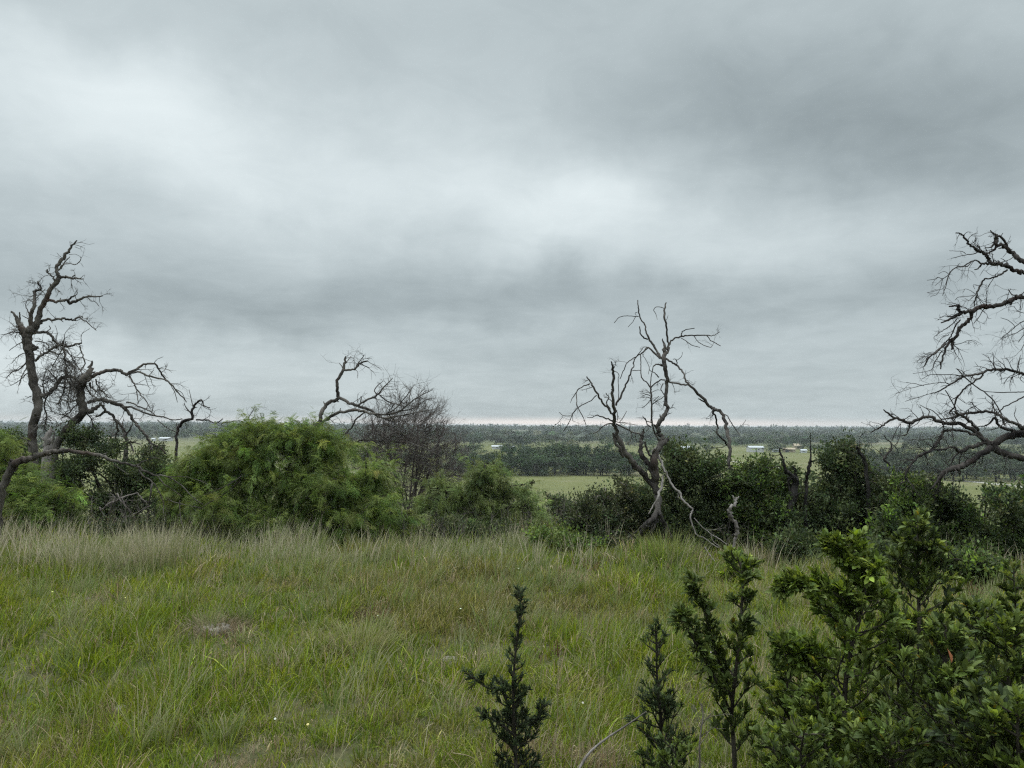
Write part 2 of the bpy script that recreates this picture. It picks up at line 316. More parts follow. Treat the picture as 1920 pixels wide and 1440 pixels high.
# ------------------------------------------------------------------ dead trees
def dead_tree(name, label, cat, ox, oy, s, D, groups, mt=None, tw=5.0, tl=.42, rmin=.0035, slope=.45, rootpx=None, group=None, base_r=None, droop=-.03, rs=1.0):
    """groups: (part name, twig factor, 'x,y,r x,y,r ...' polylines in pixels of a crop at ox, oy, scale s)"""
    mt = mt or M['bark']; placed = []; root = None; parts = []
    def split(gs):                        # limbs that leave the tree apart from one another are parts of their own
        out = []
        for pn, tf, polys in gs:
            cl = []
            for q in polys:
                A = np.array([[float(v) for v in w.split(',')[:2]] for w in q.split()]); D_ = np.concatenate([A[i]+(A[i+1]-A[i])*np.linspace(0, 1, 12)[:, None] for i in range(len(A)-1)])
                for c in cl:
                    d1 = np.hypot(*(c[1]-D_[0]).T).min(); d2 = np.hypot(*(c[1]-D_[-1]).T).min()
                    if min(d1, d2) < 4.5*s: c[0].append(q); c[1] = np.vstack([c[1], D_]); break
                else: cl.append([[q], D_])
            for i, c in enumerate(cl): out.append((pn if (i == 0 or pn != 'trunk') else 'limb', tf, c[0]))
        return out
    for gi, (pn, tf, polys) in enumerate(split(groups)):
        mb = MB()
        for q in polys:
            A = np.array([[float(v) for v in w.split(',')] for w in q.split()])
            px = ox+A[:, 0]/s; py = oy+A[:, 1]/s; rad = A[:, 2]/s/F*rs
            if placed:
                a = np.array(placed); j = np.argmin((a[:, 0]-px[0])**2+(a[:, 1]-py[0])**2); d0 = a[j, 2]
            else: d0 = D
            arc = np.concatenate([[0], np.cumsum(np.hypot(np.diff(px), np.diff(py)))])/F*D
            sl = rng.uniform(-slope, slope) if (placed or name == 'fallen_branch') else 0.0
            if pn == 'pale_limb': sl = -.32
            wob = np.interp(arc, np.linspace(0, arc[-1]+.01, 5), np.concatenate([[0], rng.normal(0, .05*min(arc[-1], 2), 4)]))
            dd = d0+sl*arc+wob
            P = np.array([at(a, b, c) for a, b, c in zip(px, py, dd)]); R = np.maximum(rad*dd, rmin)
            if gi == 0 and not placed and rootpx is None:
                g = ground(P[0, 0], P[0, 1])-.08
                if P[0, 2] > g+.05:
                    e = P[0]+(P[0]-P[1])*.2; e[2] = g; P = np.vstack([e, P]); R = np.concatenate([[R[0]*1.35], R]); px = np.r_[px[0], px]; py = np.r_[py[0], py]; dd = np.r_[d0, dd]
            for i in range(len(px)-1):
                for t in (0, .33, .66): placed.append((px[i]*(1-t)+px[i+1]*t, py[i]*(1-t)+py[i+1]*t, dd[i]*(1-t)+dd[i+1]*t))
            placed.append((px[-1], py[-1], dd[-1]))
            if len(P) == 2: P = np.vstack([P[0], (P[0]+P[1])/2, P[1]]); R = np.array([R[0], (R[0]+R[1])/2, R[1]])
            Pf = catmull(P, 4); Rf = np.interp(np.linspace(0, len(R)-1, len(Pf)), np.arange(len(R)), R)
            Rf = np.convolve(np.pad(Rf, 2, mode='edge'), [.1,.25,.3,.25,.1], 'valid')*(1+.035*np.sin(np.arange(len(Rf))*1.3+rng.uniform(0, 6)))
            Pf[1:-1] += rng.normal(0, 1, (len(Pf)-2, 3))*np.minimum(.012, Rf[1:-1, None]*.4)
            tube(mb, Pf, Rf, 13 if R.max() > .05 else 8 if R.max() > .02 else 5, rough=.065 if R.max() > .04 else .04)
            # knots and broken stubs on the thicker wood
            L = np.linalg.norm(np.diff(Pf, axis=0), axis=1); tot = L.sum()
            T = norm(np.gradient(Pf, axis=0)); cum = np.concatenate([[0], np.cumsum(L)])
            for _ in range(rng.poisson(tot*2.0)):
                i = rng.integers(1, len(Pf)-1)
                if Rf[i] < .02: continue
                side = norm(np.cross(T[i], rng.normal(size=3))); ln = Rf[i]*rng.uniform(1.3, 2.6)
                tube(mb, [Pf[i], Pf[i]+side*ln*.7+T[i]*ln*.2, Pf[i]+side*ln+T[i]*ln*.5], [Rf[i]*.45, Rf[i]*.35, Rf[i]*.18], 5)
            nt_ = rng.poisson(tot*tw*tf)
            for _ in range(nt_):
                i = rng.integers(max(1, len(Pf)//5), len(Pf))
                if Rf[i] > .06 and rng.random() < .75: continue
                side = norm(np.cross(T[i], rng.normal(size=3))+T[i]*rng.uniform(.1, 1.1))
                ln = tl*rng.uniform(.35, 1.15); grow(mb, Pf[i], side, ln, max(.0032, min(.009, Rf[i]*.5)), 2 if rng.random() < .45 else 1, 3, .45, droop, .75, rng.integers(2, 5))
        if root is None:
            b = Pf[0] if False else at(placed[0][0], placed[0][1], D); loc = (b[0], D, ground(b[0], D))
            root = empty(name, loc, label=label, cat=cat, group=group)
        parts.append(mb.build(pn, mt, root, loc))
    return root
_ld = 'dead trees'
dead_tree('dead_tree', 'tall bare dead tree with a leaning top and many short crooked limbs', 'dead tree', 0, 430, 4.571, 17.5, [
 ('trunk', .8, ['285,1913,45 285,1793,42 290,1663,45 325,1543,42 320,1423,45 285,1290,42 262,1143,40 245,1020,42 230,930,50 255,870,46 300,830,35 335,740,27 360,650,25 405,580,25 430,510,23 490,440,25 505,400,20 490,330,18 530,260,18 575,200,15 620,140,10 660,95,6',
   '225,920,45 195,870,40 172,830,30 150,770,20 95,705,8', '172,820,12 172,760,8 168,710,6', '275,1010,40 300,1020,24 325,1005,10']),
 ('limb', .8, ['500,415,14 560,410,13 620,415,12 680,425,8 718,425,5', '620,408,7 645,390,6', '470,435,10 435,390,8 405,370,8 408,345,8', '440,380,3 465,365,2',
   '510,350,8 540,300,6 610,295,5 650,300,5 690,265,4 690,235,3', '525,340,7 550,285,6 590,245,5 600,235,3', '590,215,3 650,215,2 700,240,2', '605,150,3 598,100,2', '640,150,3 690,170,2']),
 ('limb', 1, ['385,610,15 440,615,14 500,620,13 560,605,14 600,635,16 650,620,15 690,595,13 750,575,10 820,580,8 880,570,5', '590,610,10 605,585,9 635,568,8', '750,585,4 780,615,4 815,620,4 850,660,3', '645,570,5 660,540,4 640,490,2', '655,600,4 640,550,3 665,520,2 655,500,2']),
 ('limb', 1, ['320,820,18 380,775,14 450,775,12 520,765,13 580,770,11 635,780,10 670,755,10 710,755,6', '690,765,6 745,795,5 785,835,5 825,865,4', '660,760,5 690,735,3']),
 ('limb', 2.6, ['270,830,25 265,730,20 290,650,18 300,560,14 300,530,16 340,520,9 355,500,9 330,470,10 330,450,12', '330,460,4 270,460,3 225,445,2', '300,545,4 270,575,4 200,565,2 110,548,2', '270,760,8 240,700,6 220,650,4 240,600,3', '300,600,6 340,560,5 390,510,3', '280,800,6 230,760,5 190,740,4']),
 ('limb', 2.6, ['260,890,16 330,880,14 400,885,14 440,915,14 465,955,13 500,985,13 540,995,15 600,1005,11 650,985,10 700,975,9', '540,990,10 540,955,10', '680,1000,8 700,1050,7 715,1110,7 730,1150,7 700,1200,5', '430,1045,6 470,1065,6 520,1070,6 560,1040,5', '300,960,7 360,965,6 415,990,6 415,1020,5', '400,885,6 430,850,5 420,825,4', '700,975,4 700,900,3 770,850,2', '560,980,4 555,900,3 600,840,2', '480,960,4 490,880,3 470,820,2']),
 ('limb', 12, ['300,1130,13 340,1090,13 400,1055,12 440,1025,12 490,1000,11 540,990,10', '545,1010,12 560,1100,10 565,1200,9 560,1300,8 540,1400,7 500,1500,6', '560,1030,7 620,1100,6 660,1170,5 700,1230,5 690,1330,4', '540,1010,6 480,1120,5 430,1230,4 400,1330,4', '570,1100,6 640,1200,6 620,1330,5 640,1430,4']),
 ('limb', 12, ['330,1430,25 390,1420,22 450,1380,20 500,1310,18 550,1265,18 620,1265,15 660,1300,10 650,1400,8', '500,1310,8 450,1250,6 400,1200,5', '560,1265,8 600,1350,7 580,1450,6 600,1540,5', '420,1400,9 380,1500,8 400,1600,8 380,1700,7', '630,1270,7 700,1350,6 720,1450,5', '380,1420,8 370,1300,6 400,1200,4']),
 ('limb', 3.4, ['185,880,8 110,880,6 50,900,4 10,900,2', '200,960,6 130,1000,4 80,1040,3', '225,1140,9 170,1200,7 110,1220,6 60,1270,4', '230,1180,7 190,1260,5 160,1340,4', '180,860,6 110,820,4 80,790,2', '200,920,6 150,870,4 110,850,3', '240,1230,6 160,1300,4 90,1340,3', '215,1060,6 150,1090,4 100,1150,3', '270,1430,5 240,1440,4 215,1430,2'])], tw=3.8, tl=.34, rs=.80)
dead_tree('broken_tree', 'split dead tree with a broken pale top and two long limbs arching over the mesquite', 'dead tree', 0, 680, 4.571, 16.2, [
 ('trunk', .7, ['480,760,34 540,620,34 620,520,37 700,440,40 695,330,42 685,230,38 710,160,38 760,90,32 785,20,14 790,-15,5', '700,440,30 780,410,25 850,370,18']),
 ('limb', 1.0, ['740,130,22 800,115,20 870,85,18 950,65,18 1020,65,17 1060,95,16 1100,98,16 1180,50,12 1250,10,11 1330,15,10 1370,70,9 1410,130,8 1460,180,8 1500,230,7 1560,290,5 1600,340,3', '1110,92,11 1180,80,10 1260,105,10 1320,125,9 1400,145,8 1450,170,7 1520,250,6 1580,310,4', '1110,110,9 1150,180,8 1180,240,8 1220,290,6 1260,340,5 1290,400,3', '1170,240,6 1180,310,5 1190,350,4', '1310,15,4 1350,-30,3 1400,-50,2', '1280,105,4 1320,60,3', '1450,170,5 1500,260,4 1520,340,3', '1490,220,5 1560,260,3 1590,330,2']),
 ('limb', 1.1, ['760,340,18 790,328,18 850,315,20 920,330,22 990,350,20 1060,380,18 1110,440,15 1160,520,14 1220,590,13 1260,650,12 1310,700,11 1370,725,10 1420,780,8', '1060,380,11 1130,385,10 1200,415,9 1270,440,9 1340,460,8 1400,465,7 1480,490,6 1560,480,5', '1080,340,8 1130,345,8 1200,380,7 1290,420,6 1340,460,4', '1350,490,5 1420,550,5 1500,590,5', '1290,710,8 1310,780,7']),
 ('limb', 1.3, ['860,340,14 900,400,14 880,440,12 820,465,9', '900,420,14 950,440,14 990,500,12 1010,570,10 990,640,8 1030,790,6', '980,480,9 1040,540,9 1080,600,9']),
 ('limb', 8, ['770,170,10 780,210,9 820,240,8 870,240,8 900,270,6 930,300,5', '820,140,8 840,200,8 860,240,7', '740,200,8 770,270,7 830,300,6', '700,250,9 640,200,7 600,130,6 560,60,5', '690,300,9 610,330,7 540,320,6 480,360,4', '690,330,8 600,420,6 520,480,5', '700,400,8 780,480,6 800,580,6 810,700,5', '640,500,8 560,450,6 480,440,4'])], tw=4.2, tl=.36, rs=.82)
dead_tree('tree_stump', 'pale broken slab of trunk between the two dead trunks', 'stump', 0, 680, 4.571, 16.9, [
 ('trunk', .1, ['402,790,34 406,700,33 415,620,25 430,570,13 437,545,3']), ('splinter', .1, ['436,760,20 450,690,16 462,620,8 470,590,3'])], mt=M['pale'], tw=2)
dead_tree('snag', 'small forked dead snag standing before the far green pasture', 'dead tree', 0, 680, 4.571, 19, [
 ('trunk', 1, ['1080,745,18 1085,680,14 1075,620,12 1040,550,8 1000,490,5', '1080,630,8 1120,560,6 1140,530,4']), ('limb', 1, ['1085,690,8 1130,680,6 1200,700,4', '1085,680,8 1120,700,8 1145,760,8', '1060,600,5 1050,520,4 1060,480,2'])], tw=7, tl=.35)
dead_tree('snag', 'twisted little dead tree with a hooked tip beside the mesquite', 'dead tree', 0, 680, 4.571, 15.6, [
 ('trunk', 1, ['1510,760,12 1515,640,12 1530,560,13 1570,500,14 1640,480,12 1650,400,10 1690,340,8 1730,320,6 1750,370,5 1800,385,4']),
 ('limb', 1.4, ['1640,440,7 1600,390,5 1580,350,3', '1660,400,5 1640,320,3 1620,230,2', '1680,490,8 1780,495,6 1850,520,5 1910,480,4', '1900,520,6 2000,500,5 2080,500,4 2160,480,3', '2120,490,4 2160,420,3 2190,370,2'])], mt=M['dark'], tw=5, tl=.35)
dead_tree('leaning_dead_tree', 'dead tree bent over in a long arch reaching down into the grass', 'dead tree', 0, 680, 4.571, 12.3, [
 ('trunk', .25, ['-20,1290,38 15,1130,35 60,980,38 120,880,38 200,840,32 290,820,30 370,785,28 460,765,26 560,757,22 680,768,18 800,785,16 880,800,16 950,835,14 1040,860,13 1160,885,12 1230,925,11 1320,965,9', '100,930,24 95,870,24 105,835,22']),
 ('limb', .35, ['1160,885,8 1230,845,6 1320,815,5 1370,825,3', '880,790,6 920,770,3', '970,870,5 1030,910,4 1100,955,2']),
 ('limb', .35, ['1190,910,9 1230,970,8 1310,1025,8 1360,1100,6 1400,1200,5 1400,1290,4', '1310,1030,10 1290,1100,9 1275,1210,6 1200,1270,4 1100,1320,3']),
 ('limb', .35, ['1320,965,7 1430,975,6 1540,1040,6 1620,1120,5 1700,1190,4 1740,1215,3', '1350,975,6 1420,1050,6 1480,1090,5 1560,1150,4', '1430,975,4 1600,980,3 1730,1020,3 1790,1050,2', '1420,1150,4 1480,1190,4 1600,1220,4 1770,1265,4 1830,1320,4 1910,1350,3', '1540,1180,6 1545,1320,6 1570,1420,5'])], mt=M['bark'], tw=3, tl=.3, slope=.25, rs=.84)
dead_tree('fallen_branch', 'heap of tangled bleached twigs lying below the bent dead tree', 'branch', 0, 680, 4.571, 13.9, [
 ('branch', 1, ['870,1260,8 930,1215,8 1000,1180,8 1060,1150,7 1180,1115,4', '1000,1120,7 1040,1180,7 1100,1260,6 1160,1350,5', '780,1290,6 785,1200,5 795,1140,3', '850,1240,7 900,1320,6', '1180,1115,5 1220,1170,5 1260,1200,4', '940,1300,5 955,1200,4 970,1130,3', '1060,1330,6 1150,1300,6 1280,1230,6'])], mt=M['twig'], tw=6, tl=.35, rootpx=1)
dead_tree('dead_tree', 'grey dead tree rising behind the mesquite with one raised limb and a spreading bare crown', 'dead tree', 280, 640, 3.2, 17.5, [
 ('trunk', .3, ['960,700,16 985,580,14 1020,480,12 1040,420,12 1075,370,11 1130,340,11 1128,280,9 1135,220,9 1165,170,9 1170,110,6 1180,90,4', '1000,520,12 1030,490,10 1080,460,9 1130,430,9 1200,420,9 1270,415,8 1340,435,6 1400,460,5']),
 ('limb', 1.6, ['1165,170,7 1220,170,6 1260,135,6 1310,118,4', '1240,150,4 1290,80,2', '1175,135,3 1210,90,2', '1260,135,3 1320,160,2', '1170,170,4 1140,130,2']),
 ('limb', 2.2, ['1130,340,9 1190,360,9 1240,385,8 1300,405,8 1370,440,7 1420,470,5 1500,480,4', '1240,385,6 1300,355,6 1370,320,5 1410,270,4 1460,220,2', '1380,320,4 1430,360,4 1500,380,3', '1370,320,4 1350,290,3 1400,240,2', '1270,370,4 1270,330,3']),
 ('limb', 2.2, ['1340,435,6 1420,440,5 1500,420,5 1560,370,4 1620,330,3 1700,290,2', '1420,440,4 1480,400,4 1540,330,3 1590,260,2', '1500,420,4 1590,400,3 1660,350,2 1720,340,2', '1400,460,5 1480,450,4 1580,430,3 1700,410,2']),
 ('limb', 1.0, ['1110,580,6 1170,555,5 1210,520,5 1250,460,5 1300,420,4', '1130,640,6 1210,620,6 1280,590,5 1370,600,5 1420,580,5 1480,545,5 1560,590,5 1640,620,5 1700,670,3', '1370,605,4 1500,600,4 1620,630,4 1750,690,2', '1200,655,5 1300,660,3'])], tw=6, tl=.5)
dead_tree('snag', 'thin blackened snag poking from the brown dead juniper', 'dead tree', 780, 770, 4.571, 21, [
 ('trunk', .6, ['180,400,10 190,300,9 205,230,8 230,180,6 240,90,3', '195,280,6 160,330,5']), ('limb', 1, ['205,230,5 170,180,3', '340,380,6 340,270,4 335,190,3'])], mt=M['dark'], tw=5, tl=.3)
# the many-stemmed dead oak in the middle
dead_tree('dead_tree', 'many stemmed dead oak in the middle with pale drooping and dark broken limbs', 'dead tree', 1030, 760, 4.571, 12.3, [
 ('trunk', .15, ['715,1240,16 735,1200,22 770,1110,26 830,1020,26 900,960,30 935,870,32 925,780,34 905,690,36 900,600,44 900,500,44 910,420,36 940,360,30 980,310,30 1022,288,16',
   '1002,1110,15 990,1050,15 970,990,18 940,900,22', '690,1290,9 705,1240,11 745,1160,13 800,1080,14 870,1010,16', '860,1150,8 890,1060,10 925,980,13 935,900,16', '1060,1150,7 1030,1080,9 985,1000,11 950,930,14', '640,1180,6 700,1120,7 780,1050,8 850,990,10', '940,340,26 962,300,22 942,240,25 925,190,25 960,110,25 1008,45,19 1015,10,18 1000,-46,18 1005,-146,18 1005,-246,20 995,-326,22 980,-406,25 985,-466,20 978,-526,12 970,-571,4', '955,400,8 990,1130,8' if False else '870,1180,7 865,1100,9 900,980,9']),
 ('limb', .15, ['985,-416,15 1010,-456,14 1025,-506,12 1005,-606,10 1005,-686,10 985,-756,12 990,-826,10 1002,-881,6', '985,-831,4 930,-846,4 895,-821,4 915,-776,3 925,-736,2', '1005,-730,3 1018,-770,2',
   '1010,-476,10 1040,-541,9 1075,-578,9 1130,-586,10 1170,-598,8 1240,-601,7 1340,-601,7 1390,-596,5 1430,-611,4 1462,-631,3', '1130,-591,6 1140,-631,6 1180,-651,5 1245,-661,4', '1350,-596,5 1385,-556,5 1430,-531,5 1468,-509,4', '1240,-591,4 1270,-551,4 1320,-516,4 1380,-496,4 1400,-516,3', '1130,-576,4 1180,-546,4 1220,-516,4 1290,-496,3']),
 ('limb', .15, ['965,-400,14 920,-466,12 880,-526,12 845,-586,10 825,-636,8 825,-681,8 790,-726,7 770,-776,7 762,-836,7 758,-901,5', '840,-566,9 800,-586,8 780,-626,7 773,-676,6', '765,-761,5 700,-766,4 640,-766,4 595,-751,4 555,-706,3', '740,-761,4 715,-716,3 675,-671,3', '755,-800,3 735,-790,3 745,-770,2']),
 ('limb', .5, ['950,-400,13 900,-446,11 850,-491,9 790,-446,7 740,-416,6 670,-366,5 640,-306,5 605,-226,4', '800,-486,4 745,-416,6 720,-366,7 725,-346,6 700,-286,8 670,-206,9 640,-146,10 600,-66,12 572,0,12', '780,-436,5 785,-366,5 785,-306,5 790,-246,6 840,-186,7 870,-146,7', '790,-446,3 830,-386,3 855,-326,3 850,-266,2', '785,-300,4 775,-300,4 710,-296,4']),
 ('limb', 1.3, ['935,300,10 905,240,10 885,184,10 875,94,10 875,-6,10 870,-106,9 870,-146,9 900,-186,7 950,-216,7 990,-216,8', '870,-156,6 870,-236,5 890,-326,5 895,-336,6 930,-351,8 970,-336,10', '875,-76,4 830,-96,4 780,-106,3', '870,-46,4 830,-6,4 795,24,2', '890,-36,4 940,-76,4', '880,-6,4 940,-46,4 985,-76,5', '985,-90,6 955,-140,5 975,-190,5', '940,-240,8 900,-280,5 860,-300,4', '880,150,6 830,130,5 800,90,4', '870,190,7 840,160,6 820,110,5']),
 ('limb', .4, ['1000,-401,10 1060,-361,10 1110,-326,10 1150,-276,9 1165,-226,9 1200,-176,12 1260,-116,14 1320,-56,16 1370,4,16 1420,34,18 1470,64,17 1500,114,18 1520,194,18 1535,294,20 1550,394,18 1540,494,16 1540,540,9', '1005,-206,10 1050,-196,10 1130,-181,10 1200,-171,10', '1400,44,10 1430,124,10 1440,194,10 1440,244,10 1500,304,10 1525,344,10', '1340,-26,10 1310,-40,8 1278,-56,6', '1490,74,6 1530,94,5 1560,154,5 1600,209,5 1640,274,3', '1600,209,3 1650,174,3 1685,124,2', '1510,344,5 1470,364,4 1380,359,3', '1430,234,4 1400,209,3 1380,254,2', '1095,-336,6 1085,-391,5 1060,-396,3', '1090,-386,4 1130,-416,3 1140,-456,2']),
 ('limb', .7, ['890,690,25 830,620,30 760,540,32 690,450,32 640,390,30 600,300,26 570,200,20 560,140,18 555,54,18 548,-46,16 543,-156,14 545,-256,14 545,-326,13 530,-376,5', '545,240,10 560,290,15 600,370,16 640,440,15', '525,34,5 490,-26,5 510,-66,5 485,-106,5', '590,-26,5 595,-106,4 590,-216,4 595,-266,4 565,-291,3', '580,40,4 585,130,4']),
 ('limb', .9, ['545,74,12 500,24,12 460,-16,11 430,-76,11 390,-136,11 360,-186,10 320,-246,6', '350,-186,7 280,-156,6 235,-121,6 235,-46,5 240,4,5 270,64,5 300,124,4 320,194,3', '235,-116,5 200,-66,4 180,-21,2', '405,-86,6 350,-36,5 290,-6,5 240,24,5 200,74,5 170,144,4 120,224,3', '180,89,4 120,89,4 85,59,3', '115,94,3 80,144,3 30,189,2', '200,80,3 200,130,2']),
 ('limb', .5, ['550,134,10 490,114,8 430,89,7 400,84,6 370,104,4 325,104,3', '550,159,8 500,159,7 455,184,6 430,214,5 380,244,4', '570,159,10 640,194,8 700,224,8 780,249,8 800,254,6', '700,224,6 705,274,6 665,339,4', '690,224,5 690,144,3', '600,150,5 640,90,4 662,50,3']),
 ('limb', .2, ['880,560,30 830,480,28 780,410,25 790,320,22 800,260,18 805,200,6', '880,450,13 840,380,12 820,310,10']),
 ('pale_limb', .25, ['880,400,12 930,350,10', '905,400,14 925,420,14 960,480,14 970,530,12 1010,590,11 1045,680,10 1110,740,12 1140,800,11 1190,860,10 1230,895,10 1210,930,9 1215,1000,8 1240,1060,7 1260,1110,8 1330,1140,6 1400,1190,5 1450,1220,4', '1240,965,5 1300,1030,5 1380,1100,5 1450,1140,5 1520,1190,4', '1385,1110,4 1400,1160,3 1460,1210,3', '975,600,8 960,700,16 930,790,12 890,860,8 850,930,5'])], mt=M['grey_dead'], tw=4, tl=.28, rs=.80)
for c in SC.objects:
    if c.name.startswith('pale_limb'): c.data.materials[0] = M['pale']
dead_tree('dead_branch', 'bleached curved dead branch standing upright in the grass', 'branch', 1030, 760, 4.571, 12.0, [
 ('stem', .1, ['1572,1260,8 1590,1150,12 1610,1090,15 1605,1030,15 1570,970,16 1540,910,16 1560,870,14 1600,830,12 1602,790,8', '1590,825,9 1570,775,5', '1600,810,8 1625,785,5'])], mt=M['pale'], tw=2, tl=.2)
dead_tree('fallen_branch', 'thin pale stick lying in the grass near the dead oak', 'branch', 1030, 760, 4.571, 11.3, [
 ('branch', .2, ['1330,1210,6 1380,1290,8 1440,1370,5'])], mt=M['pale'], tw=2, tl=.3, rootpx=1)
dead_tree('burnt_snag', 'charred forked stump splintering at its top', 'dead tree', 1380, 770, 3.556, 12.5, [
 ('trunk', .3, ['330,760,34 355,660,34 385,570,37 395,480,32 370,430,20 330,400,15 315,330,12 300,290,10 290,250,7']), ('splinter', .3, ['395,530,20 402,440,16 380,370,8', '360,560,10 350,470,8 345,420,5'])], mt=M['char'], tw=5, tl=.3, rs=.66)
dead_tree('burnt_snag', 'slender charred pole with a long thin tip', 'dead tree', 1380, 770, 3.556, 12.9, [
 ('trunk', .2, ['465,620,10 470,500,10 480,420,10 494,345,14 498,325,7 497,240,2.5 497,150,2'])], mt=M['char'], tw=3, tl=.2)
dead_tree('burnt_snag', 'short blackened stub above the dark oak shrub', 'dead tree', 1380, 770, 3.556, 12.9, [
 ('trunk', .3, ['870,420,12 850,330,12 820,270,11 805,240,7'])], mt=M['char'], tw=3, tl=.3)
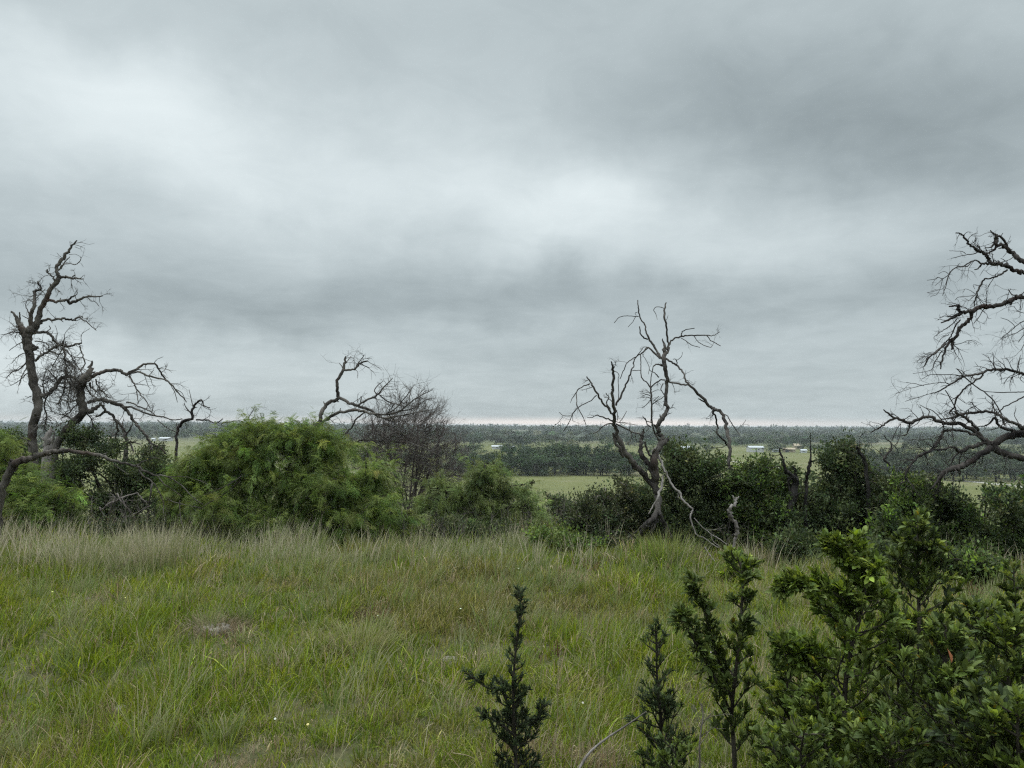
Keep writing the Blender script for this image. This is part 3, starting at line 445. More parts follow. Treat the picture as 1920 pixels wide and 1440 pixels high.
# the large dead oak whose limbs reach in from beyond the frame
def z6(q): return ' '.join('%g,%g,%g' % (float(a)*.75, float(b)*.75-1056, float(r)*.75) for a, b, r in (w.split(',') for w in q.split()))
dead_tree('dead_tree', 'huge blackened dead oak with drooping bare limbs reaching across the sky', 'dead tree', 1620, 640, 4.8, 12.2, [
 ('trunk', .1, ['2500,1750,110 2480,1500,90 2400,1300,80 2300,1150,78 2150,1000,66 1950,920,60 1800,880,54 1600,850,46 1440,832,42 1350,835,36 1250,870,32 1170,925,32 1100,910,18',
    '2450,1400,75 2480,1000,66 2400,600,60 2300,200,48 2150,-200,40 2050,-450,34']),
 ('limb', .45, [z6('2730,800,34 2500,760,30 2200,600,30 1920,455,28 1850,410,28 1780,350,26 1720,300,26 1660,265,22 1600,250,20 1570,240,16 1520,280,8 1455,285,5'), z6('1715,270,16 1690,210,16 1640,155,14 1580,130,14 1545,110,10 1518,75,6'), z6('1585,135,22 1582,200,26 1575,245,20'), z6('1600,270,16 1550,320,12 1490,345,11 1450,370,14'), z6('1640,150,6 1665,110,4'), z6('1760,310,6 1780,300,4')]),
 ('limb', .9, [z6('2500,760,28 2200,680,26 1920,595,24 1850,570,24 1780,540,24 1720,505,26 1650,485,24 1580,475,22 1520,465,26 1490,400,22 1440,350,20 1380,320,20 1330,290,16 1260,240,13 1235,200,13 1190,140,12 1150,115,9 1103,105,7'),
    z6('1410,485,12 1380,530,10 1325,548,6'), z6('1380,310,8 1390,280,8 1360,250,6'), z6('1350,280,4 1300,200,2'), z6('1380,330,8 1310,360,6 1220,370,5 1150,385,4 1100,400,4 1045,412,3'), z6('1220,360,4 1180,330,4 1100,325,3 1025,320,2'), z6('1740,500,6 1720,465,5 1680,430,5 1640,410,3'), z6('1665,400,3 1715,340,3')]),
 ('limb', 2.0, [z6('1530,475,16 1470,475,14 1410,475,12 1370,450,10 1310,440,9 1250,470,8 1180,510,8 1110,520,7 1050,560,7 1015,600,7 1005,640,6 985,740,5 940,860,3'), z6('1310,440,5 1250,500,7 1210,510,6'), z6('1010,620,5 940,655,5 890,640,4 850,660,4 755,675,3'), z6('940,660,4 900,700,3 850,740,2'), z6('940,660,4 925,740,3 880,840,2 800,870,2'), z6('1005,640,4 960,760,3 900,790,3 755,825,2'), z6('1020,600,4 960,570,3 890,600,2')]),
 ('limb', 1.6, [z6('1720,550,12 1650,600,12 1580,635,11 1500,655,10 1440,670,11 1400,740,12 1360,800,12 1355,850,10 1330,920,8 1320,990,7'), z6('1340,855,5 1250,865,4 1140,875,4 1090,915,3'), z6('1340,840,4 1280,800,3 1215,780,2.5 1190,820,2'), z6('1360,870,4 1410,930,4 1450,960,3'), z6('1355,870,4 1355,1050,4 1340,1120,3'), z6('1380,740,4 1310,730,3 1330,780,2')]),
 ('limb', 1.0, [z6('2900,1200,40 2500,1000,34 2200,900,30 1920,885,26 1840,885,28 1760,920,28 1690,950,26 1600,975,26 1500,990,28 1420,990,28 1350,1030,28 1280,1050,24 1200,1055,20 1160,1060,20 1130,1020,18 1140,980,18 1100,980,12 1020,990,8'), z6('1290,1060,22 1270,1130,22 1220,1190,22 1150,1230,22 1120,1280,20 1110,1350,20 1060,1400,20 1058,1440,16'), '795,-26,14 800,20,14 790,75,8', z6('1160,1080,18 1100,1110,16 1010,1150,14 925,1185,8'), z6('1130,1090,7 1050,1110,7 980,1105,6 905,1122,4'), z6('1840,850,8 1780,845,7 1730,785,5')]),
 ('limb', 3.0, ['775,-20,12 740,50,11 725,95,9 700,170,8 690,200,8 690,250,5', '740,20,9 650,100,8 580,150,8 545,225,5', z6('1120,1130,6 1060,1200,6 980,1260,6 900,1310,4 838,1360,3'), z6('1160,1150,9 1110,1200,9 1080,1260,9 1050,1330,8 1000,1400,8 940,1460,8 830,1560,6 730,1640,4'), z6('1020,1330,4 940,1360,4 895,1420,3'), '700,90,5 640,180,5 600,260,3 440,290,2']),
 ('limb', 3.0, [z6('2500,900,20 2200,1000,10 1920,1160,6 1850,1200,5 1780,1270,5 1700,1330,4 1640,1380,3'), z6('2200,1000,10 2050,1200,8 1920,1250,6 1840,1300,5 1740,1340,4 1680,1370,3'), z6('1810,1230,4 1740,1160,4 1640,1125,3'), z6('1960,1090,4 1920,1070,4 1840,1040,3 1800,985,2'), z6('1980,1240,6 1900,1350,5 1850,1420,4'), z6('2050,1200,7 2000,1350,6 1930,1430,5 1880,1520,4')]),
 ('limb', 2.6, ['2300,700,26 2000,520,22 1700,380,18 1440,300,14 1380,280,13 1300,258,13 1200,255,12 1130,258,12 1060,285,11 980,300,10 900,320,9 840,350,8 780,385,8 720,420,7 650,460,6 600,470,4', '1075,290,9 1050,320,9 980,370,8 920,410,8 870,460,8 830,520,8 810,590,9 770,640,8', '900,315,5 800,300,4 700,300,4 600,300,3 520,340,2', '780,385,4 700,370,4 620,380,3 500,400,3 400,430,2 290,470,2', '900,320,5 850,260,5 835,245,4', '540,400,3 450,380,3 380,370,2', '600,470,3 500,500,3 370,540,2']),
 ('limb', .8, ['880,300,6 1000,400,6 1100,470,6 1170,540,6 1230,640,6 1270,760,6', '1700,500,8 1440,460,5 1350,458,5 1220,460,5 1090,450,3', '1700,400,9 1440,500,7 1360,540,6 1280,580,6 1220,630,6 1180,680,5', '730,440,5 800,550,5 840,640,4']),
 ('limb', 1.7, ['1160,950,26 1080,880,22 1000,810,20 900,760,18 800,745,18 720,735,17 640,700,16 560,680,15 490,700,14 420,735,16 350,710,14 280,690,12 220,650,9 175,615,5', '280,690,12 200,730,10 150,770,8 60,820,5', '415,740,8 400,790,7 380,840,6 330,850,4', '1030,800,14 970,740,13 920,690,14 820,630,12', '920,690,8 940,620,5', '580,680,5 580,620,4 500,570,3', '700,710,6 640,640,5 560,600,3']),
 ('limb', 1.8, ['1800,860,30 1600,800,27 1440,790,24 1380,750,15 1300,720,13 1220,670,13 1130,630,12 1030,635,12 930,650,13 850,665,12 780,690,8 700,700,6', '1440,830,16 1330,800,16 1250,780,14 1200,740,12 1170,690,14 1130,740,5 1080,760,5 1020,770,4', '1300,720,5 1200,780,5 1100,800,4']),
 ('limb', 1.5, ['1900,1150,36 1600,1080,32 1440,1050,28 1350,1030,28 1250,1010,30 1170,960,35 1150,950,30 1050,1020,26 960,1080,26 880,1130,26 800,1140,25 720,1180,22 680,1230,14 640,1290,9 600,1330,7', '700,1190,12 690,1240,8 670,1275,4']),
 ('limb', 2.4, ['1100,910,18 1020,930,18 940,960,18 870,990,18 820,960,10 780,950,10 700,975,10 640,980,9 560,1000,9 490,1030,12 450,1080,10 420,1110,9 390,1160,9 370,1210,9 375,1250,9 330,1280,5', '1060,880,14 1000,840,12 920,810,12 830,800,12 760,800,12 700,820,12 690,880,12 650,930,11 600,980,10 500,1040,10', '630,940,5 600,880,5 500,890,4', '870,990,8 800,1060,6 780,1140,5', '560,1000,5 480,950,4 400,970,3', '900,960,6 860,1060,5 870,1200,3']),
 ('limb', 1.8, ['235,1120,10 180,1060,12 210,1020,10 245,970,10 240,910,6 200,880,5 180,845,4', '240,910,4 310,980,3', '240,970,5 180,960,3', '250,900,4 290,800,4 330,740,3', '330,740,3 320,870,3 260,960,3'])],
 mt=M['dark'], tw=3.2, tl=.34, rs=.92, slope=.3, droop=-.06)
# ------------------------------------------------------------------ living shrubs and small trees
OAKD = [(.050,.070,.030),(.066,.090,.038),(.036,.053,.025),(.090,.112,.050)]
OAKG = [(.085,.135,.034),(.112,.165,.044),(.060,.100,.030),(.14,.185,.058)]
OAKO = [(.060,.075,.034),(.045,.060,.028),(.085,.095,.048),(.035,.048,.024)]
MESQ = [(.130,.185,.050),(.165,.220,.064),(.090,.135,.040),(.205,.250,.082),(.110,.155,.046)]
def lobe_points(lobes, D, n, shell=.38):
    w = np.array([l[2]*l[3]*(l[5] if len(l) > 5 else 1) for l in lobes], float); k = rng.choice(len(lobes), n, p=w/w.sum())
    P = np.empty((n, 3)); O = norm(rng.normal(size=(n, 3))); 
    for i, l in enumerate(lobes):
        m_ = k == i; c = at(l[0], l[1], D+(l[4] if len(l) > 4 else 0)); rx, rz = l[2]/F*D, l[3]/F*D; ry = (rx+rz)*.55
        r = rng.uniform(0, 1, m_.sum())**shell
        P[m_] = c+O[m_]*np.array([rx, ry, rz])*r[:, None]
    return P, O, k
def shrub(name, label, cat, D, lobes, kind='oak', n=300, per=36, size=.05, cols=OAKD, group=None, stems=5, spread=.115, trunk='trunk', barkm=None, twigs=60, tall=None):
    lx = np.average([l[0] for l in lobes], weights=[l[2]*l[3] for l in lobes]); b = at(lx, 900, D); base = np.array([b[0], D, ground(b[0], D)-.04])
    root = empty(name, base, label=label, cat=cat, group=group)
    if kind == 'oak': n = int(n*1.7); size *= 1.2; per = int(per*1.1); lobes = [(l[0], l[1]+12*13/D, l[2]*.86, l[3]*.72)+tuple(l[4:]) for l in lobes]
    else: lobes = [(l[0], l[1]+1, l[2]*.88, l[3]*.86)+tuple(l[4:]) for l in lobes]
    sub = []                              # each bough breaks up into smaller lumps
    for l in lobes:
        for _ in range(4):
            a = rng.uniform(0, 6.28); r_ = .62*math.sqrt(rng.random()); f_ = rng.uniform(.42, .68); e = tuple(l[4:]) or (0,)
            sub.append((l[0]+l[2]*r_*math.cos(a), l[1]+l[3]*r_*math.sin(a), l[2]*f_+4, l[3]*f_+4, e[0]+rng.normal(0, .22)))
    lobes_ = lobes; lobes = sub
    P, O, k = lobe_points(lobes, D, n, .42 if kind == 'oak' else .27)
    g = hgt(P[:, 0], P[:, 1])+.05; P[:, 2] = np.maximum(P[:, 2], g+rng.uniform(0, .15, n))
    # every spray is an arching shoot that starts inside the crown and carries its leaves along it
    st = 6; L_ = rng.uniform(.6, 1.3, n)*(.34 if kind == 'oak' else .50); L_[rng.random(n) < .12] *= 1.5
    up0 = .45 if kind == 'oak' else .25; dr = norm(O*np.array([1, 1, .7])+np.array([.12, 0, up0])+rng.normal(0, .38, (n, 3)))
    gr = rng.uniform(-.15, .25, n) if kind == 'oak' else rng.uniform(.3, .95, n)
    S_ = []; T_ = []; q = P-dr*L_[:, None]*.55; d_ = dr.copy()
    for s_ in range(st):
        q = q+d_*(L_/st)[:, None]; d_ = norm(d_-np.array([0, 0, 1.])*(gr/st*1.6)[:, None]+rng.normal(0, .10, (n, 3))); S_.append(q); T_.append(d_)
    S_ = np.stack(S_, 1).reshape(-1, 3); T_ = np.stack(T_, 1).reshape(-1, 3); S_[:, 2] = np.maximum(S_[:, 2], hgt(S_[:, 0], S_[:, 1])+.03)
    mb = MB(); cc = np.repeat(pal(cols, n, .27), st, 0)
    k_ = max(1, round(per/st)); S2 = np.repeat(S_, k_, 0); T2 = np.repeat(T_, k_, 0); nn = len(S2)
    if kind == 'oak':
        Q = S2+rng.normal(0, .042, (nn, 3)); A = norm(T2*.8+rng.normal(0, .6, (nn, 3))+[0, 0, .25])
        C = np.repeat(cc, k_, 0)*np.exp(rng.normal(0, .24, (nn, 1))); young = rng.random(nn) < .06; C[young] = C[young]*np.array([1.9, 1.8, 1.4])
        scatter(mb, RH, Q, A, size*rng.uniform(.65, 1.25, nn), np.clip(C, 0, 1))
    else:
        Q = S2+rng.normal(0, .022, (nn, 3)); A = norm(T2*.7+rng.normal(0, .42, (nn, 3))+[0, 0, -.05])
        C = np.repeat(cc, k_, 0)*np.exp(rng.normal(0, .14, (nn, 1)))
        scatter(mb, FROND, Q, A, size*rng.uniform(.6, 1.25, nn), np.clip(C, 0, 1), roll=rng.normal(0, .45, nn))
    mb.build('crown', M['mesq'] if kind == 'mesq' else M['oak'], root, base)
    tb = MB(); tips = []
    for i in range(stems):
        l = lobes_[i % len(lobes_)]; c = at(l[0], l[1], D+(l[4] if len(l) > 4 else 0))
        s0 = base+np.array([rng.normal(0, .12), rng.normal(0, .12), 0]); H = np.linalg.norm(c-s0)
        mid = s0*.5+c*.5+rng.normal(0, .07, 3)*H+np.array([0, 0, .1*H]); pts = catmull([s0, s0*.75+mid*.25+[0, 0, .08*H], mid, c], 4)
        r0 = .018+.014*H; tube(tb, pts, np.linspace(r0, r0*.35, len(pts)), 6, rough=.05); tips.append(c); tips.append(mid)
    tips = np.array(tips)
    for i in rng.choice(n, min(n, twigs), replace=False):
        j = np.argmin(((tips-P[i])**2).sum(1)+rng.uniform(0, .1, len(tips))); a = tips[j]
        m2 = (a+P[i])/2+rng.normal(0, .08, 3); tube(tb, catmull([a, m2, P[i], P[i]+(P[i]-m2)*.35], 3), np.linspace(.012, .004, 10), 4, cap=False)
    tb.build(trunk, barkm or M['stem'], root, base)
    return root
shrub('mesquite_tree', 'big feathery light green mesquite spreading wide at the edge of the grass', 'tree', 13.5,
 [(385,870,62,50),(350,935,52,55,.2),(440,830,62,42,.3),(490,812,52,30,.3),(555,822,50,36,.2),(585,808,30,24,.2),(470,880,80,60,-.3),(560,900,80,60,-.4),(620,850,50,50),(640,910,72,55,-.4),(690,895,48,45,-.2),(715,950,45,38,-.3),(752,972,28,16,-.3),(640,965,90,36,-.6),(520,965,90,40,-.6),(410,960,62,40,-.3),(660,830,22,20,.5),(328,890,22,30,.3),(500,822,70,38,.1),(450,850,60,40,.1),(590,835,50,34,.1)],
 'mesq', n=2050, per=24, size=.115, cols=MESQ, stems=12, spread=.12, twigs=170, barkm=M['dark'])
shrub('mesquite_tree', 'low green mesquite with drooping sprays under the bent dead tree', 'tree', 13.9,
 [(8,850,26,45),(30,900,50,40),(40,955,75,42,-.3),(100,945,45,38,-.3),(60,925,60,30,-.2),(-60,900,70,90),(8,820,14,16)], 'mesq', n=680, per=24, size=.115, cols=MESQ, stems=6, spread=.12, twigs=70, barkm=M['dark'])
shrub('mesquite_tree', 'smaller airy green mesquite between the dead juniper and the open pasture', 'tree', 14.6,
 [(905,892,48,26),(865,928,55,38),(945,930,58,40),(828,915,32,38),(985,948,28,36),(925,870,28,14),(890,965,80,22,-.3),(800,940,28,30)], 'mesq', n=460, per=24, size=.11, cols=[(.155,.20,.075),(.185,.23,.09),(.12,.16,.06)], stems=8, spread=.13, twigs=120, barkm=M['dark'])
shrub('oak_shrub', 'dark shaded oak thicket behind the bent dead tree', 'shrub', 16.3,
 [(165,865,55,32),(235,885,55,38),(205,935,95,48,-.2),(290,885,38,42),(300,940,40,40),(120,890,40,50),(150,812,34,24),(205,835,26,20)], n=520, per=34, size=.05, stems=9, twigs=110)
shrub('oak_shrub', 'dark shrub showing between the two trunks at the frame edge', 'shrub', 18.5, [(35,818,26,18),(52,850,30,24),(20,850,40,30),(75,870,30,30)], n=150, per=34, size=.05, stems=4, twigs=30)
shrub('oak_shrub', 'olive oak shrub crowned with dry twigs above the tan pasture', 'shrub', 18, [(290,845,30,18),(270,865,40,22),(320,875,30,30)], n=120, per=30, size=.045, cols=OAKO, stems=4, twigs=60)
shrub('oak_shrub', 'dull olive oak shrub left of the many stemmed dead oak', 'shrub', 13.0,
 [(1135,930,30,26),(1125,960,55,34),(1085,975,42,24,-.2),(1170,915,26,34),(1175,965,45,40,.3),(1098,938,20,18),(1160,1000,55,20,-.4)], n=330, per=26, size=.042, cols=OAKO, stems=8, twigs=150, barkm=M['twig'])
shrub('oak_shrub', 'dense dark oak shrub right behind the many stemmed dead oak', 'shrub', 13.5,
 [(1275,852,36,22),(1310,872,46,34),(1340,905,48,38),(1265,905,50,46),(1310,955,75,46,-.2),(1240,965,45,45),(1300,1000,90,24,-.4),(1262,832,16,10),(1345,856,12,16),(1210,930,20,40)], n=640, per=32, size=.048, stems=9, twigs=130)
shrub('oak_shrub', 'brighter green oak shrub right of the hanging arched limb', 'shrub', 13.0,
 [(1410,890,42,26),(1455,905,42,34),(1400,935,46,42),(1450,960,60,44,-.2),(1433,862,8,20),(1405,868,8,12),(1475,880,18,18),(1440,1000,70,22,-.3)], n=400, per=30, size=.052, cols=OAKG+OAKD, stems=7, twigs=80)
shrub('oak_shrub', 'tall dark oak shrub with a pointed top beside the charred snags', 'shrub', 13.4,
 [(1558,850,24,24),(1588,862,24,34),(1585,905,52,40),(1550,950,66,50),(1625,955,58,50),(1510,960,40,50),(1570,1000,95,26,-.4),(1588,832,9,16),(1610,880,26,26),(1640,905,26,22)], n=620, per=32, size=.05, stems=9, twigs=120)
shrub('oak_shrub', 'mixed green oak shrub beneath the drooping blackened limbs', 'shrub', 12.4,
 [(1725,905,38,22),(1700,940,46,36),(1765,940,46,38),(1730,985,70,38,-.3),(1800,975,42,42),(1655,985,40,40),(1830,1005,40,30),(1690,895,20,16)], n=520, per=30, size=.052, cols=OAKG[:2]+OAKD, stems=8, twigs=100)
shrub('oak_shrub', 'dark oak shrub at the frame edge beyond the foreground saplings', 'shrub', 11.6,
 [(1905,945,28,42),(1880,1010,42,42),(1925,990,45,60),(1870,922,20,12),(1960,930,60,80),(1845,1030,36,24)], n=330, per=32, size=.052, cols=OAKG[:1]+OAKD, stems=6, twigs=60)
for lab, D_, lb, n_, kw in [
  ('low leafy shrub spilling into the grass under the charred forked stump', 11.6, [(1500,1010,46,20),(1550,1022,40,16),(1470,1020,30,12)], 150, {}),
  ('low bright weeds crowding the grass edge left of the dead oak', 12.6, [(1060,1000,44,16),(1110,1012,40,14),(1015,990,26,12)], 130, dict(cols=OAKG, size=.04)),
  ('low green shrub in the shade behind the fullest sapling', 10.6, [(1640,1030,50,22),(1700,1040,50,24)], 150, {}),
  ('short leafy shrub at the edge of the sunny grass gap', 9.8, [(1800,1040,40,22),(1850,1052,40,20)], 120, dict(cols=OAKG+OAKD)),
  ('little dark shrub on the slope above the open pasture', 17.5, [(1045,938,14,14),(1056,952,18,14)], 60, {}),
  ('grey green low shrub under the small airy mesquite', 13.6, [(880,985,50,14),(940,990,44,12),(830,985,30,12)], 130, dict(cols=OAKO, size=.04)),
  ('straggly low shrub between the bent dead tree and the big mesquite', 13.4, [(250,978,44,14),(300,985,30,14),(200,985,34,12)], 110, dict(cols=OAKO, size=.04))]:
    kw = dict(dict(n=n_, per=20, stems=4, twigs=40), **kw); shrub('low_shrub', lab, 'shrub', D_, lb, **kw)
for lab, D_, lb, n_, kw in [
  ('ragged oak shrub bridging the dense dark one and the brighter green one', 13.6, [(1375,905,26,22),(1370,950,40,40),(1385,990,40,26)], 200, {}),
  ('low twiggy oak shrub between the charred stump and the tall pointed shrub', 13.8, [(1490,925,30,26),(1505,965,34,34),(1480,990,44,24)], 190, dict(cols=OAKO)),
  ('rough oak shrub filling in right of the tall pointed one', 13.0, [(1668,930,26,30),(1672,975,38,34),(1650,1005,50,18)], 200, dict(cols=OAKD+OAKO[:2])),
  ('scruffy oak shrub linking to the one at the frame edge', 12.2, [(1840,985,30,22),(1850,1015,40,24),(1800,1015,40,20)], 170, dict(cols=OAKD+OAKG[:1])),
  ('thin leaning young oak standing against the pale far track', 14.5, [(1868,918,18,9),(1888,926,18,10),(1850,925,10,6)], 34, dict(stems=3, twigs=12))]:
    kw = dict(dict(n=n_, per=26, stems=5, twigs=60), **kw); shrub('oak_shrub', lab, 'shrub', D_, lb, **kw)
# brown dead juniper: a mass of fine twigs
def dead_juniper():
    D = 18.0; c = at(765, 900, D); base = np.array([c[0], D, ground(c[0], D)-.05])
    root = empty('dead_juniper', base, label='brown dead juniper, a dense mass of fine bare twigs', cat='dead tree')
    lobes = [(720,822,46,36),(775,802,42,44),(745,872,66,46),(810,838,40,40),(812,900,42,36),(765,920,50,30),(845,880,20,30),(690,850,22,30)]
    P, O, k = lobe_points(lobes, D, 900, .5); mb = MB()
    for p, o in zip(P, O):
        grow(mb, p, o*[.8, .8, .4]+np.array([.15, 0, .35]), rng.uniform(.25, .6), .0065, 2 if rng.random() < .75 else 1, 3, .4, .06, .7, 5)
    mb.build('crown', M['twig'], root, base)
    tb = MB()
    for i in range(18):
        q = P[rng.integers(len(P))]; s0 = base+rng.normal(0, .12, 3)*[1, 1, 0]
        tube(tb, catmull([s0, s0*.6+q*.4+[0, 0, .2], q], 5), np.linspace(.028, .010, 11), 5, rough=.05)
    tb.build('trunk', M['twig'], root, base)
dead_juniper()
# ------------------------------------------------------------------ foreground saplings, leaf by leaf
def sapling(name, label, d, base_px, line, prof, nb=26, leaf=LEAF, lsize=.05, cols=OAKG, per=9, up=.7, tip=(1.5, 1.45, 1.15), kids=4, extra=(), group=None, sr=.011, bare=.15, tipf=.35):
    """line: stem pixels from base to top; prof: crown half width in pixels along the stem"""
    P0 = [at(x, y, d+rng.normal(0, .03)) for x, y in line]; g = ground(P0[0][0], d)-.03
    if P0[0][2] > g: P0 = [np.array([P0[0][0], d, g])]+P0
    S = catmull(P0, 6); base = (S[0][0], d, g); root = empty(name, base, label=label, cat='sapling', group=group)
    tb = MB(); mb = MB(); n = len(S); tube(tb, S, np.linspace(sr, sr*.25, n), 8, rough=.04)
    T = norm(np.gradient(S, axis=0)); LP = []; LA = []; LS = []; LC = []
    cs = np.array(cols)
    def rosette(p, dr, nl, s, young):
        dr = dr/np.linalg.norm(dr); c0 = cs[rng.integers(len(cs))]*np.exp(rng.normal(0, .15))
        for i in range(nl):
            side = norm(np.cross(dr, rng.normal(size=3))); a = norm(dr*rng.uniform(.4, 1.3)+side*rng.uniform(.45, .9)+np.array([0, 0, .35]))
            LP.append(p-dr*rng.uniform(0, .5)*s*1.2); LA.append(a); LS.append(.9*s*rng.uniform(.4, 1.2)); LC.append(c0*np.exp(rng.normal(0, .22))*(np.array(tip) if young else 1)*(np.array((2.6, 1.5, .9)) if rng.random() < .006 else 1))
    def twig(p, dr, L, r, lv):
        k = 5; Q = [p]; dd = norm(np.array(dr, float))
        for i in range(k):
            dd = norm(dd+rng.normal(0, .14, 3)+np.array([0, 0, .07])); Q.append(Q[-1]+dd*L/k)
            if i >= 1 or lv == 0: rosette(Q[-1], dd, max(2, per//4), lsize*.95, False)
        tube(tb, Q, np.linspace(r, r*.4, k+1), 5, cap=False)
        rosette(Q[-1], dd, per, lsize*1.05, rng.random() < tipf)
        if lv:
            for _ in range(kids):
                j = rng.integers(1, k); twig(Q[j], dd+norm(rng.normal(size=3))*.9+np.array([0, 0, .2]), L*rng.uniform(.3, .55), r*.6, lv-1)
    for b in range(nb):
        t = bare+(1-bare)*((b+rng.uniform(0, 1))/nb); i = min(n-2, int(t*(n-1))); w = 1.25*float(np.interp(t, np.linspace(0, 1, len(prof)), prof))/F*d
        a = b*2.4+rng.uniform(-.4, .4); out = np.array([math.cos(a), math.sin(a)*.9, 0]); dr = out+np.array([0, 0, up*rng.uniform(.6, 1.3)])
        twig(S[i], dr, max(.03, w*rng.uniform(.65, 1.15)*1.05), .0045, 1 if w > .09 else 0)
    for q in extra:
        E = catmull([S[min(n-1, int(q[0]*(n-1)))]]+[at(x, y, d+(y_ if False else q[2])) for (x, y) in q[1] for y_ in (0,)], 5)
        tube(tb, E, np.linspace(.007, .003, len(E)), 6); Te = norm(np.gradient(E, axis=0))
        for j in range(2, len(E)):
            for _ in range(q[3]): twig(E[j], Te[j]*.5+norm(rng.normal(size=3)), q[4]/F*d*rng.uniform(.5, 1.1), .003, 0)
    rosette(S[-1], T[-1], per+4, lsize, True)
    scatter(mb, leaf, np.array(LP), np.array(LA), np.array(LS), np.clip(np.array(LC), 0, 1), roll=rng.normal(0, .5, len(LP)))
    tb.build('stem', M['stem'], root, base); mb.build('leaves', M['oak'], root, base)
    return len(LP)
DK = [(.036,.052,.024),(.046,.066,.030),(.027,.040,.021),(.062,.082,.040)]
MG = [(.070,.102,.027),(.090,.124,.034),(.052,.078,.024),(.112,.144,.045)]
BG = [(.096,.142,.030),(.124,.170,.040),(.074,.112,.026),(.15,.192,.054)]
sapling('juniper_sapling', 'narrow dark bluish sapling standing alone in the grass', 3.55, 0, [(968,1470),(966,1400),(963,1340),(962,1280),(968,1210),(976,1150),(974,1107)], [20,34,42,30,32,20,11,9,5], nb=70, leaf=NARROW, lsize=.031, cols=DK, per=13, kids=4, up=.55, tip=(1.2,1.3,1.4), tipf=.25,
 extra=[(.42, [(940,1295),(915,1290),(895,1275),(882,1268)], -.02, 1, 18), (.35, [(935,1355),(915,1345),(903,1338)], .03, 1, 14), (.40, [(990,1360),(1010,1345),(1018,1322)], .0, 2, 16)], bare=.05)
sapling('oak_sapling', 'thin dark sapling with sparse whorls between the narrow juniper and the open forked sapling', 3.5, 0, [(1243,1470),(1240,1400),(1238,1330),(1232,1270),(1231,1215),(1229,1168)], [50,60,52,46,28,22,24,8], nb=54, leaf=NARROW, lsize=.036, cols=DK+MG[:1], per=11, kids=4, up=.6, tip=(1.3,1.35,1.3), bare=.05)
sapling('oak_sapling', 'open sapling with a tall bare stem and two leaning side stems', 3.55, 0, [(1378,1470),(1376,1400),(1372,1340),(1378,1270),(1386,1200),(1391,1130),(1392,1080),(1383,1045)], [24,40,52,56,52,38,30,34,24], nb=26, leaf=LEAF, lsize=.046, cols=MG, per=8, kids=3, up=.6, tip=(1.7,1.65,1.3),
 extra=[(.42, [(1345,1230),(1330,1180),(1315,1125),(1300,1088)], .05, 3, 22), (.38, [(1330,1250),(1305,1210),(1290,1170),(1280,1155)], -.05, 3, 24)], bare=.22, sr=.013)
sapling('oak_sapling', 'fullest bright green sapling with pale new leaves at its top', 3.3, 0, [(1590,1480),(1586,1400),(1584,1300),(1595,1220),(1612,1160),(1622,1100),(1615,1050),(1602,1002)], [112,118,112,100,80,58,40,28,12], nb=56, leaf=LEAF, lsize=.052, cols=BG, per=10, kids=4, up=.6, tip=(1.75,1.7,1.3),
 extra=[(.62, [(1575,1120),(1530,1100),(1490,1095),(1462,1108)], -.05, 3, 26), (.80, [(1590,1060),(1570,1030),(1560,1020)], .0, 4, 20), (.35, [(1520,1250),(1490,1230),(1465,1215)], .0, 3, 30)], sr=.014, bare=.02, tipf=.22)
sapling('oak_sapling', 'dark sapling standing behind the fullest bright one', 4.5, 0, [(1725,1400),(1722,1300),(1724,1200),(1722,1110),(1720,1040),(1722,965)], [60,95,95,82,64,48,32,12], nb=54, leaf=LEAF, lsize=.058, cols=MG+DK[:1], per=9, kids=4, up=.55, tip=(1.6,1.55,1.3), sr=.017, bare=.03)
sapling('oak_sapling', 'sapling carrying one orange dead leaf near its top', 3.0, 0, [(1772,1500),(1771,1400),(1770,1320),(1772,1240),(1774,1165)], [100,112,100,86,66,40,22], nb=42, leaf=LEAF, lsize=.049, cols=MG, per=9, kids=4, up=.6, tip=(1.5,1.5,1.25), sr=.015, bare=.02)
sapling('oak_sapling', 'leafy sapling cut off by the frame edge behind the orange leaved one', 3.3, 0, [(1900,1480),(1898,1400),(1892,1300),(1890,1210),(1888,1175)], [90,95,90,78,56,34,20], nb=46, leaf=LEAF, lsize=.050, cols=MG, per=9, kids=4, up=.6, sr=.014, bare=.02)
sapling('oak_sapling', 'upright sapling at the frame edge reaching above the sunny grass gap', 4.3, 0, [(1925,1400),(1915,1250),(1905,1150),(1900,1060)], [60,60,52,40,30,16], nb=36, leaf=LEAF, lsize=.046, cols=MG, per=9, kids=4, up=.6, sr=.012, bare=.05)
sapling('oak_sapling', 'short sprawling sapling filling the bottom beside the bright one', 2.75, 0, [(1500,1520),(1500,1460),(1502,1410),(1508,1370)], [70,84,70,50,22], nb=22, leaf=LEAF, lsize=.040, cols=MG, per=9, kids=4, up=.5, sr=.009, bare=0)
sapling('oak_sapling', 'shaded low sapling in the bottom corner', 2.6, 0, [(1870,1560),(1868,1480),(1864,1400),(1868,1350)], [110,115,100,74,40], nb=36, leaf=LEAF, lsize=.046, cols=MG+DK[:2], per=10, kids=5, up=.5, sr=.011, bare=0)
sapling('oak_sapling', 'low shaded sapling between the bright sapling and the orange leaved one', 2.75, 0, [(1675,1560),(1676,1480),(1674,1420),(1670,1375)], [80,96,84,60,26], nb=30, leaf=LEAF, lsize=.044, cols=MG, per=9, kids=5, up=.5, sr=.010, bare=0)
sapling('oak_sapling', 'small bushy seedling with dull leaves at the foot of the thin dark one', 3.1, 0, [(1262,1520),(1264,1450),(1268,1395)], [40,50,40,22], nb=16, leaf=LEAF, lsize=.034, cols=MG, per=8, kids=3, up=.6, sr=.007, bare=0)
